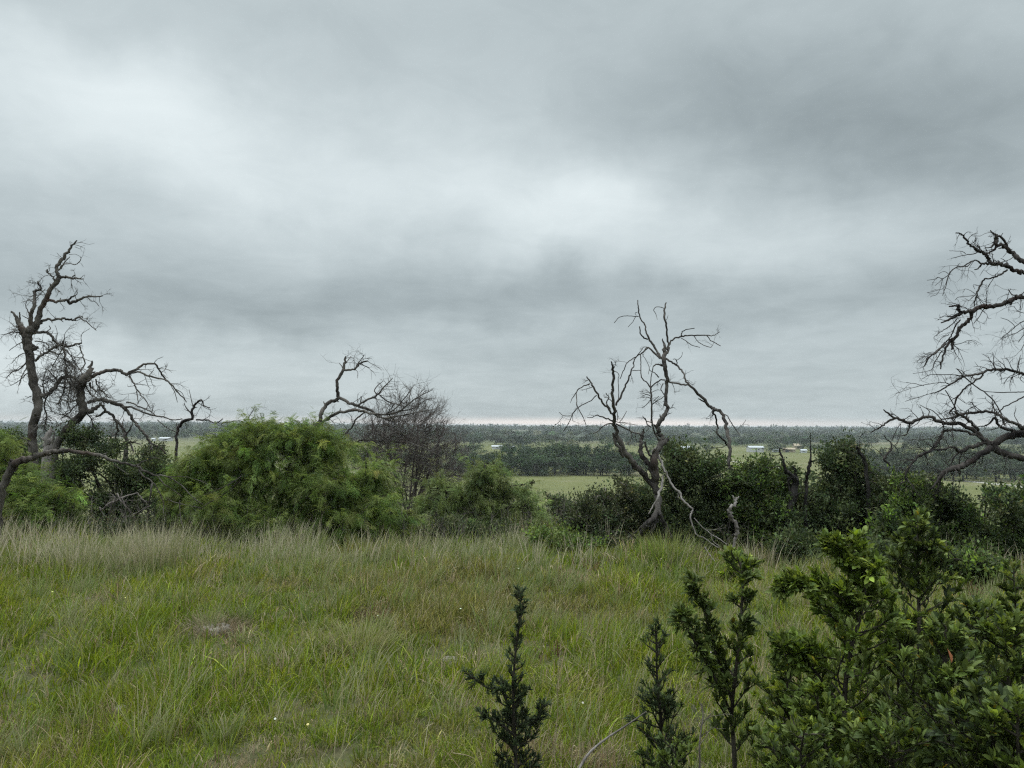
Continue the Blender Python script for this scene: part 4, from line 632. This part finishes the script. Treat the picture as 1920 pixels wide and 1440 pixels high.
sapling('oak_sapling', 'little round oak sprout with pale tips out in the grass', 9.6, 0, [(1385,1085),(1388,1065),(1385,1045)], [26,34,26,14], nb=26, leaf=LEAF, lsize=.06, cols=BG, per=9, kids=4, up=.6, tip=(2,1.9,1.4), sr=.01, bare=0)
for lab, d_, ln, pf, kw in [
  ('bushy sapling filling the gap between the open forked sapling and the fullest bright one', 3.7, [(1478,1480),(1480,1380),(1476,1280),(1482,1210)], [70,80,74,50,22], dict(cols=MG+BG[:1])),
  ('broad sapling low between the fullest bright one and the orange leaved one', 3.4, [(1690,1480),(1688,1380),(1684,1270),(1688,1190)], [80,88,80,56,24], dict(cols=MG)),
  ('leafy sapling in shade behind the one with the orange leaf', 3.9, [(1820,1480),(1822,1340),(1828,1220),(1832,1140)], [80,84,76,54,24], dict(cols=MG+DK[:1])),
  ('bright leafed sapling at the very edge of the frame bottom', 2.5, [(1910,1600),(1912,1480),(1908,1380),(1910,1310)], [90,90,76,50,24], dict(cols=BG[:2]+MG)),
  ('small sapling leaning out left of the fullest bright one', 3.0, [(1560,1520),(1550,1420),(1536,1340),(1530,1290)], [60,70,60,40,18], dict(cols=BG))]:
    sapling('oak_sapling', lab, d_, 0, ln, pf, nb=34, leaf=LEAF, lsize=.046, per=9, kids=4, up=.6, sr=.011, bare=0, **kw)
# the orange leaf, stones, sticks and stalks
mb = MB(); scatter(mb, LEAF, np.array([at(1776, 1216, 2.93)]), np.array([[.1,-.3,-.9]]), np.array([.052]), np.array([[.42,.17,.08]]))
dl = mb.build('dead_leaf', M['oak'], [o for o in SC.objects if 'orange dead' in o.get('label', '')][0], [o for o in SC.objects if 'orange dead' in o.get('label', '')][0].location)
def rock(label, px, py, rx, ry, h, c=(.20,.185,.165), n=9):
    p = gpt(px, py); u, v = np.meshgrid(np.linspace(0, 2*np.pi, 33)[:-1], np.linspace(-.25, .5*np.pi, 12)); 
    ph = rng.uniform(0, 6, 8); rr = 1+.12*np.sin(3*u+ph[0])+.08*np.sin(5*u+ph[1]+2*v)+.05*np.sin(9*u+ph[2]+5*v)+rng.normal(0, .018, u.shape)
    X = np.cos(u)*np.cos(v)*rr*rx; Y = np.sin(u)*np.cos(v)*rr*ry; Z = np.clip(np.sin(v)*1.5, -1, .92+.06*np.sin(2*u))*h*(1+.06*np.sin(4*u+ph[3]))
    V = np.stack([X, Y, Z], -1).reshape(-1, 3)+p; a, b = u.shape; Fq = []
    for i in range(a-1):
        for j in range(b): Fq.append([i*b+j, i*b+(j+1) % b, (i+1)*b+(j+1) % b, (i+1)*b+j])
    mb = MB(); mb.add(V, np.array(Fq)); o = mb.build('rock', M['rock'], None, p); tag(o, label, 'rock')
M['rock'] = bark_mat('limestone', (.09,.08,.066), (.34,.31,.26), scale=8)
rock('flat weathered limestone slab half buried in flattened dry grass', 402, 1186, .15, .11, .065)
rock('small round brown stone sunk in the grass by the frame bottom', 222, 1337, .045, .04, .045)
rock('pale flat stone showing through grass beside the narrow sapling', 842, 1243, .07, .05, .045)
rock('little dark stone under the tall pale grass', 168, 1128, .08, .06, .05)
def stick(name, label, cat, pts, r, d, m_=None, tw=0):
    P = catmull([at(x, y, d+dd) for x, y, dd in pts], 6); mb = MB(); tube(mb, P, np.linspace(r, r*.45, len(P)), 6, rough=.05)
    T = norm(np.gradient(P, axis=0))
    for _ in range(tw):
        i = rng.integers(len(P)//3, len(P)); grow(mb, P[i], T[i]+norm(rng.normal(size=3))*.8, .10, r*.4, 1, 3, .3, 0, .6, 2)
    o = mb.build(name, m_ or M['pale'], None, P[0]); tag(o, label, cat)
M['straw'] = bark_mat('dry_straw', (.20,.16,.085), (.46,.40,.26), scale=12, bump=.2)
stick('dead_stick', 'curved pale stick arching out of the grass beside the thin dark sapling', 'stick', [(1072,1470,-.1),(1100,1418,0),(1135,1386,.05),(1175,1360,.05),(1212,1334,0)], .007, 3.4)
stick('dry_stalk', 'tall straight straw stalk right of the narrow dark sapling', 'stalk', [(1042,1470,0),(1040,1400,0),(1046,1330,0),(1046,1270,0),(1054,1185,0)], .0028, 3.5, M['straw'], 3)
stick('dry_stalk', 'short broken straw stalk at the frame bottom near the curved stick', 'stalk', [(1070,1460,0),(1072,1420,0),(1076,1398,0),(1086,1410,0)], .003, 3.4, M['straw'])
stick('dry_stalk', 'reddish bent stalk crossing low behind the narrow dark sapling', 'stalk', [(1035,1470,0),(1036,1420,0),(1044,1375,0),(1040,1350,0)], .0026, 3.6, M['straw'], 2)
stick('dead_stick', 'grey bare twig upright before the open forked sapling', 'stick', [(1310,1470,0),(1312,1430,0),(1312,1390,0),(1318,1345,.02),(1316,1320,.02)], .005, 3.2, M['twig'], 7)
stick('dry_stalk', 'arched straw stem lying over the grass below the narrow sapling', 'stalk', [(850,1412,0),(880,1418,0),(905,1435,0),(925,1460,0)], .0028, 3.7, M['straw'])
# ------------------------------------------------------------------ grass
def nz(x, y, s, seed):
    r = np.random.default_rng(seed); v = 0; a = 1; t = 0
    for o in range(4):
        for _ in range(3):
            th = r.uniform(0, 6.28); f = s*2**o*r.uniform(.7, 1.4); v = v+a*np.sin((x*math.cos(th)+y*math.sin(th))*f*6.28+r.uniform(0, 6.28)+1.3*np.sin((x*math.sin(th)-y*math.cos(th))*f*4+r.uniform(0, 6)))
        t += a*a*1.5; a *= .6
    return v/math.sqrt(t)
def blades(mb, B, H, dirn, lean, W, C, Ct, curl=1.0):
    """B bases, H lengths, dirn lean directions (n,2), lean (0..1.4 rad at the tip)"""
    n = len(B); ts = np.array([0, .38, .72, 1.0]); wf = np.array([.8, 1.0, .65, 0]); V = np.empty((n, 7, 3)); p = B.copy(); th = lean*.15
    face = rng.uniform(0, 2*np.pi, n); S = np.stack([np.cos(face), np.sin(face), np.zeros(n)], 1)
    C7 = np.empty((n, 7, 3)); k = 0
    for i, t in enumerate(ts):
        if i:
            seg = H*(t-ts[i-1]); th = lean*(.15+.85*t**curl)
            p = p+np.stack([dirn[:, 0]*np.sin(th)*seg, dirn[:, 1]*np.sin(th)*seg, np.cos(th)*seg], 1)
        c = C*(1-t)+Ct*t
        if i < 3:
            V[:, k] = p-S*(W*wf[i]/2)[:, None]; V[:, k+1] = p+S*(W*wf[i]/2)[:, None]; C7[:, k] = c; C7[:, k+1] = c; k += 2
        else: V[:, 6] = p; C7[:, 6] = c
    T = np.array([[0,1,3],[0,3,2],[2,3,5],[2,5,4],[4,5,6]]); Fi = (T[None]+np.arange(n)[:, None, None]*7).reshape(-1, 3)
    mb.add(V.reshape(-1, 3), Fi, C7.reshape(-1, 3))
GREEN = np.array([(.140,.205,.030),(.175,.235,.036),(.102,.160,.026),(.21,.25,.048)]); OLIVE = np.array([(.180,.195,.058),(.22,.22,.075),(.14,.158,.048)])
TAN = np.array([(.30,.26,.155),(.36,.32,.21),(.24,.20,.12),(.27,.25,.16)]); BROWN = np.array([(.15,.10,.065),(.20,.135,.085),(.13,.10,.07)])
def tint(x, y, n, tanbias=0.0):
    a = nz(x, y, .16, 3); b = nz(x, y, .45, 11); c = nz(x, y, .30, 23); u = rng.normal(0, .35, n)
    r = rng.random(n); C = GREEN[rng.integers(0, 4, n)]
    C = np.where((a+u > .75+0*x)[:, None], OLIVE[rng.integers(0, 3, n)], C)
    C = np.where((b+u+tanbias > 2.0)[:, None] | (r < .06+.10*tanbias)[:, None], TAN[rng.integers(0, 4, n)], C)
    C = np.where((c+u > 2.2)[:, None], BROWN[rng.integers(0, 3, n)], C)
    return .86*C*np.exp(rng.normal(0, .16, (n, 1)))
def region(n, y0, y1, pw):
    y = (rng.random(n)*(y1**pw-y0**pw)+y0**pw)**(1/pw); x = rng.uniform(-1, 1, n)*(y*.74+2.4); return x, y
gm = MB()
BARE = [(gpt(402, 1186), .30), (gpt(165, 1132), .12), (gpt(222, 1338), .10), (gpt(842, 1246), .10), (gpt(640, 1420), .10)]
def turf(nt, per, y0, y1, pw, hmin, hmax, w, sp):
    x, y = region(nt, y0, y1, pw)
    for b_, r_ in BARE: k_ = np.hypot(x-b_[0], (y-b_[1])*.8) > r_; x, y = x[k_], y[k_]
    nt = len(x); c = tint(x, y, nt); q = nz(x, y, .35, 5); hh = rng.uniform(hmin, hmax, nt)*np.clip(1+.32*q, .45, 1.7)
    k = rng.poisson(per, nt)+2; i = np.repeat(np.arange(nt), k); n = len(i)
    o = rng.normal(0, 1, (n, 2))*sp; bx, by = x[i]+o[:, 0], y[i]+o[:, 1]
    B = np.stack([bx, by, hgt(bx, by)-.01], 1); wind = np.array([.35, -.15])
    d = o/sp+rng.normal(0, .9, (n, 2))+wind; d /= np.linalg.norm(d, axis=1)[:, None]+1e-6
    H = hh[i]*rng.uniform(.45, 1.15, n); lean = np.abs(rng.normal(.95, .55, n)); C = c[i]*np.exp(rng.normal(0, .26, (n, 1)))
    mixd = rng.random(n) < .09; C[mixd] = TAN[rng.integers(0, 4, mixd.sum())]*1.05
    Ct = C*np.array([1.22, 1.12, 1.15])
    blades(gm, B, H, d, lean, w*rng.uniform(.6, 1.3, n), C, np.clip(Ct, 0, 1), 1.3)
turf(8200, 12, 2.1, 5.2, 2.0, .08, .19, .0050, .034)
turf(2200, 12, 2.7, 4.4, 1.5, .07, .15, .0045, .04)
turf(10000, 11, 5.0, 10.0, 2.0, .10, .25, .0082, .05)
turf(8000, 10, 9.5, 18.0, 1.6, .14, .28, .015, .08)
tag(gm.build('grass', M['grass']), 'short green and straw coloured meadow grass covering the hilltop', 'grass', kind='stuff')
# tall pale bunch grass along the edge
gt = MB()
def bunches(n, y0, y1, f, per, h0, h1, w, cols, tipc, sp=.09, lean=.45):
    x, y = region(n*4, y0, y1, 1.5); px = 960+F*x/y; keep = rng.random(len(x)) < f(px, y); x, y = x[keep][:n], y[keep][:n]; n = len(x)
    k = rng.poisson(per, n)+5; i = np.repeat(np.arange(n), k); m_ = len(i); o = rng.normal(0, 1, (m_, 2))*sp
    bx, by = x[i]+o[:, 0], y[i]+o[:, 1]; B = np.stack([bx, by, hgt(bx, by)-.01], 1)
    d = o/sp*.8+rng.normal(0, .6, (m_, 2))+np.array([.5, 0]); d /= np.linalg.norm(d, axis=1)[:, None]
    hh = (rng.uniform(h0, h1, n))[i]*rng.uniform(.6, 1.1, m_); c = np.array(cols)[rng.integers(0, len(cols), n)][i]*np.exp(rng.normal(0, .15, (m_, 1)))
    ct = np.array(tipc)[rng.integers(0, len(tipc), m_)]*np.exp(rng.normal(0, .12, (m_, 1)))
    blades(gt, B, hh, d, np.abs(rng.normal(lean, .25, m_)), w*rng.uniform(.6, 1.3, m_), np.clip(c, 0, 1), np.clip(ct, 0, 1), 1.6)
PALE = [(.42,.38,.28),(.50,.46,.35),(.34,.32,.21),(.24,.26,.13)]
G2 = [(.12,.18,.05),(.15,.19,.07),(.20,.21,.10)]
fl = lambda px, y: np.where(px < 640, .95, np.where(px < 1010, .8, .12))*np.clip(1.3-np.abs(y-11.6)/2.4, 0, 1)*(.06+.94*(nz((px-960)*.01, y, .32, 8) > -.25))
bunches(760, 9.4, 13.8, fl, 18, .20, .50, .0095, G2, PALE+[(.20,.24,.09),(.17,.22,.07),(.24,.26,.12)], .08, .6)
bunches(420, 9.0, 13.2, lambda px, y: np.where(px > 950, .5, .5), 18, .16, .36, .011, G2, [(.16,.22,.08),(.22,.25,.12),(.3,.3,.18)])
bunches(460, 4.0, 9.5, lambda px, y: .5+0*px, 26, .20, .40, .0065, G2, [(.18,.24,.08),(.24,.27,.13),(.34,.32,.2)], .05, .7)
bunches(240, 9.8, 13.6, lambda px, y: np.where(px < 620, .9, np.where(px < 1000, .35, .1)), 7, .40, .66, .0075, [(.34,.31,.2)], PALE[:2]+[(.46,.42,.33)], .10, .5)
bunches(260, 3.2, 9.5, lambda px, y: .6+0*px, 4, .24, .40, .0034, [(.26,.26,.13)], PALE[:3], .05, .7)
tag(gt.build('tall_grass', M['grass']), 'tall pale feathery bunch grass along the edge of the thicket', 'grass', kind='stuff')
def tussock(label, px, py, h, n, cols, tips, sp=.10, lean=.7, name='grass_tussock', kind=None):
    p = gpt(px, py); mb = MB(); o = rng.normal(0, 1, (n, 2))*sp; bx, by = p[0]+o[:, 0], p[1]+o[:, 1]
    d = o/sp+rng.normal(0, .35, (n, 2)); d /= np.linalg.norm(d, axis=1)[:, None]
    blades(mb, np.stack([bx, by, hgt(bx, by)-.01], 1), h*rng.uniform(.6, 1.15, n), d, np.abs(rng.normal(lean, .35, n)), .0055*rng.uniform(.6, 1.3, n)*max(1, p[1]/9), np.array(cols)[rng.integers(0, len(cols), n)]*np.exp(rng.normal(0, .15, (n, 1))), np.array(tips)[rng.integers(0, len(tips), n)], 1.5)
    tag(mb.build(name, M['grass'], None, (p[0], p[1], ground(p[0], p[1]))), label, 'grass', kind=kind)
tussock('round green grass tussock fanning out at the foot of the dead oak', 1252, 1062, .55, 420, [(.12,.18,.04)], [(.2,.25,.08),(.28,.28,.13)], .17)
tussock('straw tipped grass tussock leaning over in the middle of the meadow', 672, 1232, .34, 520, [(.15,.19,.05),(.2,.2,.09)], [(.36,.33,.19),(.22,.26,.09)], .13, 1.0)
tussock('tall straw coloured tussock standing before the thicket below the bent dead tree', 295, 1072, .72, 380, [(.20,.19,.10),(.15,.18,.06)], PALE, .24, .55)
tussock('pale tussock with thin upright stems near the frame edge', 150, 1078, .62, 300, [(.16,.18,.06)], PALE, .24, .65)
tussock('flattened mat of dead straw around the limestone slab', 412, 1184, .20, 650, list(map(tuple, np.vstack([TAN*.8, BROWN]))), list(map(tuple, TAN*.9)), .15, 1.45, 'dead_thatch', 'stuff')
# low herbs and dry weeds under the shrubs
um = MB(); n = 5200; x, y = region(n, 12.6, 18, 1.2); A = norm(rng.normal(0, .5, (n, 3))+[0, 0, .6])
k = 12; Q = np.repeat(np.stack([x, y, hgt(x, y)], 1), k, 0); hq = np.repeat(rng.uniform(.08, .55, n)*np.clip(.8+.5*nz(x, y, .3, 77), .3, 1.4), k)*rng.uniform(.1, 1, n*k)
Q = Q+rng.normal(0, .05, Q.shape)*[1, 1, .2]; Q[:, 2] += hq
scatter(um, RH, Q, norm(rng.normal(0, 1, Q.shape)+[0, 0, .5]), .045*rng.uniform(.6, 1.2, len(Q)), np.repeat(pal([(.075,.10,.035),(.05,.075,.028),(.10,.115,.05),(.14,.125,.08)], n, .2), k, 0))
tag(um.build('undergrowth', M['oak']), 'low leafy weeds along the foot of the thicket', 'weeds', kind='stuff')
wm = MB(); 
x, y = region(1500, 12.2, 16.5, 1.2)
for a, b in zip(x, y):
    if nz(np.array([a]), np.array([b]), .25, 31)[0] < -.1: continue
    grow(wm, (a, b, ground(a, b)), (rng.normal(0, .25), rng.normal(0, .25), 1), rng.uniform(.3, .75), .0045, 1, 3, .25, .05, .45, 4)
tag(wm.build('dry_weeds', M['twig']), 'thin grey dry weed stems in front of the shrubs', 'weeds', kind='stuff')
fm = MB(); x, y = region(64, 2.6, 10, 1.7); z = hgt(x, y)+rng.uniform(.12, .2, 64)
fT = (np.array([[0,0,.2]]+[[math.cos(a), math.sin(a), .1*(i % 2)] for i, a in enumerate(np.linspace(0, 6.283, 11)[:-1])], float), np.array([[0, i+1, (i+1) % 10+1] for i in range(10)]))
scatter(fm, fT, np.stack([x, y, z], 1), np.tile([1., 0, 0], (64, 1)), rng.uniform(.005, .009, 64), pal([(.75,.75,.68),(.7,.66,.3)], 64, .05), roll=rng.normal(0, .4, 64))
tag(fm.build('wildflowers', M['grass']), 'tiny white and yellow flowers dotted through the grass', 'flowers', kind='stuff')
# ------------------------------------------------------------------ slope scrub, tree line, far woods
def tree_mesh(seed, nl, size, flat=.62, cols=None, clump=70, hr=.5):
    """unit tree: crown about 1 across and as high as hr.. ; returns crown mesh pieces and trunk"""
    r_ = np.random.default_rng(seed); mb = MB(); L = []
    for i in range(11):
        a = i*2.4; q = .10+.24*math.sqrt(r_.random()); L.append((q*math.cos(a), q*math.sin(a), .16+.50*r_.random(), .16+.10*r_.random()))
    per = max(4, nl//clump); P = []; 
    for i in range(clump):
        l = L[r_.integers(len(L))]; o = r_.normal(size=3); o /= np.linalg.norm(o); o[2] = o[2] if o[2] > -.8 else -o[2]
        P.append(np.array(l[:3])+o*l[3]*np.array([1, 1, .8]))
    P = np.array(P); n = len(P)*per; Q = np.repeat(P, per, 0)+r_.normal(0, .032, (n, 3)); C = np.repeat(pal(cols, len(P), .42), per, 0)*np.exp(r_.normal(0, .12, (n, 1)))
    scatter(mb, RH, Q, norm(r_.normal(size=(n, 3))+[0, 0, .3]), size*r_.uniform(.6, 1.3, n), np.clip(C, 0, 1))
    tb = MB(); tube(tb, catmull([(0,0,-.05),(.01,.01,.2),(0,0,.5)], 4), np.linspace(.022, .012, 9), 6)
    for i in range(7): tube(tb, catmull([(0,0,.22+.03*i), (L[i][0]*.5, L[i][1]*.5, .4), L[i][:3]], 3), np.linspace(.016, .006, 7), 4)
    return mb, tb
FARC = [(.034,.056,.025),(.044,.068,.030),(.026,.045,.022),(.058,.080,.038)]
protos = []
def make_far_tree(seed, nl, size, cols):
    mb, tb = tree_mesh(seed, nl, size, cols=cols); return mb, tb
def place_trees(name, label, cat, group, spots, kinds):
    made = {}
    for (x, y, w, h) in spots:
        s = int(rng.integers(kinds[0], kinds[1]))
        z = ground(x, y)-.05
        if s not in made:
            mb, tb = make_far_tree(s, kinds[2], kinds[3], kinds[4]); root = empty(name, (x, y, z), label=label, cat=cat, group=group)
            c = mb.build('crown', M['far'], root); t = tb.build('trunk', M['stem'], root); made[s] = (c, t)
        else:
            root = empty(name, (x, y, z), label=label, cat=cat, group=group)
            for q in made[s]: o = q.copy(); COL.objects.link(o); o.parent = root
        root.scale = (w, w, h/.82); root.rotation_euler = (0, 0, rng.uniform(0, 6.28))
# scrub on the slope below the hilltop
sp = []
for _ in range(46):
    y = rng.uniform(45, 158); px = rng.uniform(-40, 1960); w = rng.uniform(2.5, 5)
    sp.append(((px-960)/F*y, y, w, rng.uniform(1.5, 3.0)))
for px, y, w, h in [(1060,30,2.4,2.0),(1100,36,3,2.0),(1150,34,3,2.3),(1020,45,3,2.2),(1200,30,3,2.6),(960,32,3,2.6),(870,34,4,3),(760,40,4,3),(1500,30,4,3.0),(1690,34,4,3),(1840,38,3,2.2),(230,34,4,2.8),(330,32,4,2.9),(100,40,4,3),(1400,34,4,3),(560,34,5,3)]: sp.append(((px-960)/F*y, y, w, h))
place_trees('scrub_bush', 'scrubby olive bush on the slope below the hilltop', 'bush', 'bushes scattered down the slope', sp, (100, 104, 1300, .055, [(.050,.070,.030),(.075,.090,.042),(.042,.058,.028),(.10,.10,.06)]))
# tree line along the pasture
sp = []
for px in [q for q in np.arange(850, 1215, 13) if rng.random() > .22]: sp.append(((px+rng.uniform(-12, 12), 250+abs(rng.normal(0, 6)), rng.uniform(9, 17), rng.uniform(5.0, 8.5))))
for px in np.arange(880, 1200, 18): sp.append(((px+rng.uniform(-14, 14), 264+rng.uniform(0, 16), rng.uniform(11, 18), rng.uniform(7.0, 9)+(3.0 if 1030 < px < 1135 else 1.5 if 950 < px < 1010 else 0))))
for px in np.arange(600, 880, 22): sp.append(((px+rng.uniform(-8, 8), rng.uniform(265, 330), rng.uniform(9, 13), rng.uniform(7, 9))))
sp = [((px-960)/F*y, y, w, h) for px, y, w, h in sp]
place_trees('oak_tree', 'leafy oak in the dark tree line along the back of the pasture', 'tree', 'oaks in the tree line behind the pasture', sp, (200, 205, 2600, .038, FARC))
sp = []
for px in np.arange(1620, 2000, 15): sp.append((px+rng.uniform(-6, 6), rng.uniform(236, 262), rng.uniform(9, 17), rng.uniform(4.5, 8.5)))
for px in np.arange(1560, 2000, 17): sp.append((px+rng.uniform(-6, 6), rng.uniform(275, 320), rng.uniform(10, 14), rng.uniform(8, 11)))
sp = [((px-960)/F*y, y, w, h) for px, y, w, h in sp]
place_trees('oak_tree', 'grey green oak in the grove beyond the drooping blackened limbs', 'tree', 'oaks in the grove beyond the blackened dead oak', sp, (210, 214, 2600, .038, [(.05,.068,.042),(.042,.055,.036),(.065,.08,.05)]))
sp = []
for px in np.arange(-60, 210, 17): sp.append((px+rng.uniform(-8, 8), rng.uniform(330, 480), rng.uniform(10, 14), rng.uniform(7, 10)))
for px in list(rng.uniform(860, 1250, 26)): sp.append((px, rng.uniform(330, 470), rng.uniform(9, 13), rng.uniform(5.5, 8)))
for px, y in [(1230,420),(1250,400),(1275,410),(1300,430),(1325,470),(1445,497),(1452,500),(1462,505),(960,465),(950,470),(1035,470),(1505,505),(1520,500),(1535,495),(1550,500)]: sp.append((px, y, rng.uniform(9, 12), rng.uniform(5, 7.5)))
sp = [((px-960)/F*y, y, w, h) for px, y, w, h in sp]
place_trees('oak_tree', 'small round oak scattered across the valley floor', 'tree', 'oaks scattered over the valley', sp, (220, 224, 1400, .05, FARC))
# far woods as one mass
def woods():
    mb = MB()
    for (y0, y1, n, nf, sz, hw) in ((540, 900, 1500, 130, 1.5, .74), (850, 1700, 3000, 60, 2.6, .74), (1600, 3300, 4200, 26, 5.0, .74)):
        y = rng.uniform(0, 1, n)**.8*(y1-y0)+y0; x = rng.uniform(-1, 1, n)*y*hw; px = 960+F*x/y
        keep = (nz(x, y, .0022, 91)+.5*nz(x, y*1.0, .006, 92) < 1.12+.2*(y > 1500)) & ~((y < 680) & (px < 400)) & ~((y < 640) & (px > 1500) & (px < 1640))
        keep &= ~((px > 950) & (px < 1022) & (y > 1150) & (y < 1500)) & ~((px > 1075) & (px < 1135) & (y < 640)) & ~((px > 1640) & (px < 1700) & (y > 600) & (y < 800))
        x, y = x[keep], y[keep]; n = len(x); w = rng.uniform(4.5, 8.5, n)*(1+(y > 1600)*.6); h = rng.uniform(4.5, 8.5, n)*(1+.25*nz(x, y, .004, 95)*.5)*np.where(y > 1500, np.exp(rng.normal(.1, .3, n)), 1)
        z = hgt(x, y); o = norm(rng.normal(size=(n, nf, 3))); o[..., 2] = np.abs(o[..., 2])*1.0-.15
        lump = 1+.22*np.sin(o[..., 0]*5+x[:, None])*np.sin(o[..., 1]*4+y[:, None])
        Q = np.stack([x, y, z+h*.45], 1)[:, None]+o*lump[..., None]*rng.uniform(.75, 1.05, (n, nf, 1))*np.stack([w*.62, w*.62, h*.55], 1)[:, None]
        C = np.repeat(pal(FARC+[(.06,.075,.045),(.085,.095,.055)], n, .26)*np.exp(.22*nz(x, y, .0035, 96))[:, None], nf, 0)*np.exp(rng.normal(0, .12, (n*nf, 1)))
        scatter(mb, RH, Q.reshape(-1, 3), norm(rng.normal(size=(n*nf, 3))), sz*rng.uniform(.6, 1.3, n*nf), np.clip(C, 0, 1))
    tag(mb.build('woods', M['far']), 'dark oak woods rolling to the horizon', 'woods', kind='stuff')
woods()
# ------------------------------------------------------------------ distant buildings and tracks
M['white'] = plain_mat('white_sheet_metal', (.50,.51,.52), .5, .04, .6); M['wroof'] = plain_mat('pale_metal_roof', (.42,.45,.48), .4, .04, .5)
M['tanw'] = plain_mat('tan_wall', (.30,.25,.17), .8, .1, .6); M['troof'] = plain_mat('tan_roof', (.32,.27,.19), .8, .1, .6); M['win'] = plain_mat('dark_opening', (.03,.035,.04), .3, .1, 1)
M['grey'] = plain_mat('grey_wall', (.50,.54,.58), .6, .06, .6)
def box(mb, x0, x1, y0, y1, z0, z1):
    V = [(x, y, z) for z in (z0, z1) for y in (y0, y1) for x in (x0, x1)]
    mb.add(V, [[0,1,5,4],[1,3,7,5],[3,2,6,7],[2,0,4,6],[4,5,7,6],[0,2,3,1]])
def building(name, label, px, y, w, dp, h, rh, wm_, rm, doors=1, wins=3, rot=0):
    x = (px-960)/F*y; root = empty(name, (x, y, ground(x, y)), label=label, cat='building'); root.rotation_euler = (0, 0, rot)
    mb = MB(); box(mb, -w/2, w/2, 0, dp, -.4, h); V = [(-w/2,0,h),(-w/2,dp,h),(-w/2,dp/2,h+rh),(w/2,0,h),(w/2,dp,h),(w/2,dp/2,h+rh)]
    mb.add(V, [[0,1,2],[3,5,4]]); mb.build('wall', wm_, root, smooth=False)
    rb = MB(); e = .35; t = .12
    for s in (0, 1):
        ya, yb = (-e, dp/2) if s == 0 else (dp+e, dp/2); za = h-e*rh/(dp/2)+.02; zb = h+rh+.02
        V = [(-w/2-e,ya,za),(w/2+e,ya,za),(w/2+e,yb,zb),(-w/2-e,yb,zb)]; V += [(a, b, c+t) for a, b, c in V]
        rb.add(V, [[0,1,2,3],[4,7,6,5],[0,4,5,1],[1,5,6,2],[3,2,6,7],[0,3,7,4]])
    rb.build('roof', rm, root, smooth=False)
    for i in range(doors):
        d = MB(); cx = -w*.3+i*w*.35; box(d, cx-1.1, cx+1.1, -.06, -.003, 0, min(h*.8, 2.6)); d.build('door', M['win'], root, smooth=False)
    for i in range(wins):
        d = MB(); cx = w*(-.05+.18*i); box(d, cx-.4, cx+.4, -.05, -.003, h*.42, h*.72); d.build('window', M['win'], root, smooth=False)
building('barn', 'long white metal barn on the far pasture', 1418.5, 498, 9.3, 7, 3.0, .9, M['white'], M['wroof'], 0, 2)
building('barn', 'white roofed shed among dark trees in the middle distance', 933, 520, 7.0, 6, 1.7, .7, M['white'], M['wroof'], 0, 1)
building('shed', 'tiny white shed beside the dark round tree', 962, 522, 2.6, 3, 1.6, .5, M['white'], M['wroof'], 0, 1)
building('shed', 'little blue grey shed right of the charred forked stump', 1455, 505, 4.0, 3, 1.3, .5, M['grey'], M['grey'], 0, 1)
building('house', 'low tan house with a flat looking roof at the pasture edge', 1481, 500, 6.8, 5, 2.0, .8, M['tanw'], M['troof'], 1, 2)
building('house', 'small yellowish house half hidden in the woods above the low tan house', 1496, 560, 4.8, 5, 2.6, 1.4, M['tanw'], M['troof'], 0, 2)
building('shed', 'pale shed at the pasture corner near the tall dark oak shrub', 1507, 496, 3.4, 3, 1.5, .6, M['grey'], M['wroof'], 0, 1)
building('barn', 'pale roofed barn behind the hanging arched limb', 1287, 520, 8.5, 6, 2.0, .9, M['grey'], M['wroof'], 0, 2)
building('barn', 'white barn beyond the green field seen through the bare branches', 310, 660, 9.4, 7, 2.2, .9, M['white'], M['wroof'], 0, 2)
building('shed', 'small white shed left of the white barn beyond the green field', 289, 655, 2.4, 4, 2.0, .6, M['white'], M['wroof'], 0, 1)
building('house', 'tan house beyond the green field close to the dead trunk', 208, 650, 3.8, 5, 2.4, 1, M['tanw'], M['troof'], 0, 2)
def track(name, label, pts, w):
    P = np.array([gpt(a, b) for a, b in pts]); P = catmull(P, 10); T = norm(np.gradient(P[:, :2], axis=0)); S = np.stack([-T[:, 1], T[:, 0]], 1); V = []
    for k in (-1, -.5, 0, .5, 1):
        q = P[:, :2]+S*w/2*k; V.append(np.column_stack([q, hgt(q[:, 0], q[:, 1])+.06]))
    V = np.stack(V, 1).reshape(-1, 3); n = len(P); Fq = [[i*5+j, i*5+j+1, i*5+j+6, i*5+j+5] for i in range(n-1) for j in range(4)]
    mb = MB(); mb.add(V, np.array(Fq)); tag(mb.build(name, M['gravel']), kind='structure')
M['gravel'] = plain_mat('pale_caliche', (.30,.29,.25), .95, .35, .25)
track('path', '', [(1335,862),(1362,864),(1392,868),(1432,874),(1470,879)], 2.2)
track('path', '', [(1780,900),(1830,904),(1880,909),(1940,916)], 5)
# ------------------------------------------------------------------ air
hb = MB(); box(hb, -10600, 10600, -420, 9100, -45, 7.6)
hm, hN, hL = mat('haze'); pv = hN.new('ShaderNodeVolumePrincipled'); pv.inputs['Color'].default_value = (.86,.93,.98,1); pv.inputs['Density'].default_value = HAZE; pv.inputs['Anisotropy'].default_value = .2
ho = hN.new('ShaderNodeOutputMaterial'); hL.new(pv.outputs[0], ho.inputs['Volume'])
tag(hb.build('haze', hm, smooth=False), 'thin bluish haze filling the air of the valley', 'haze', kind='stuff')
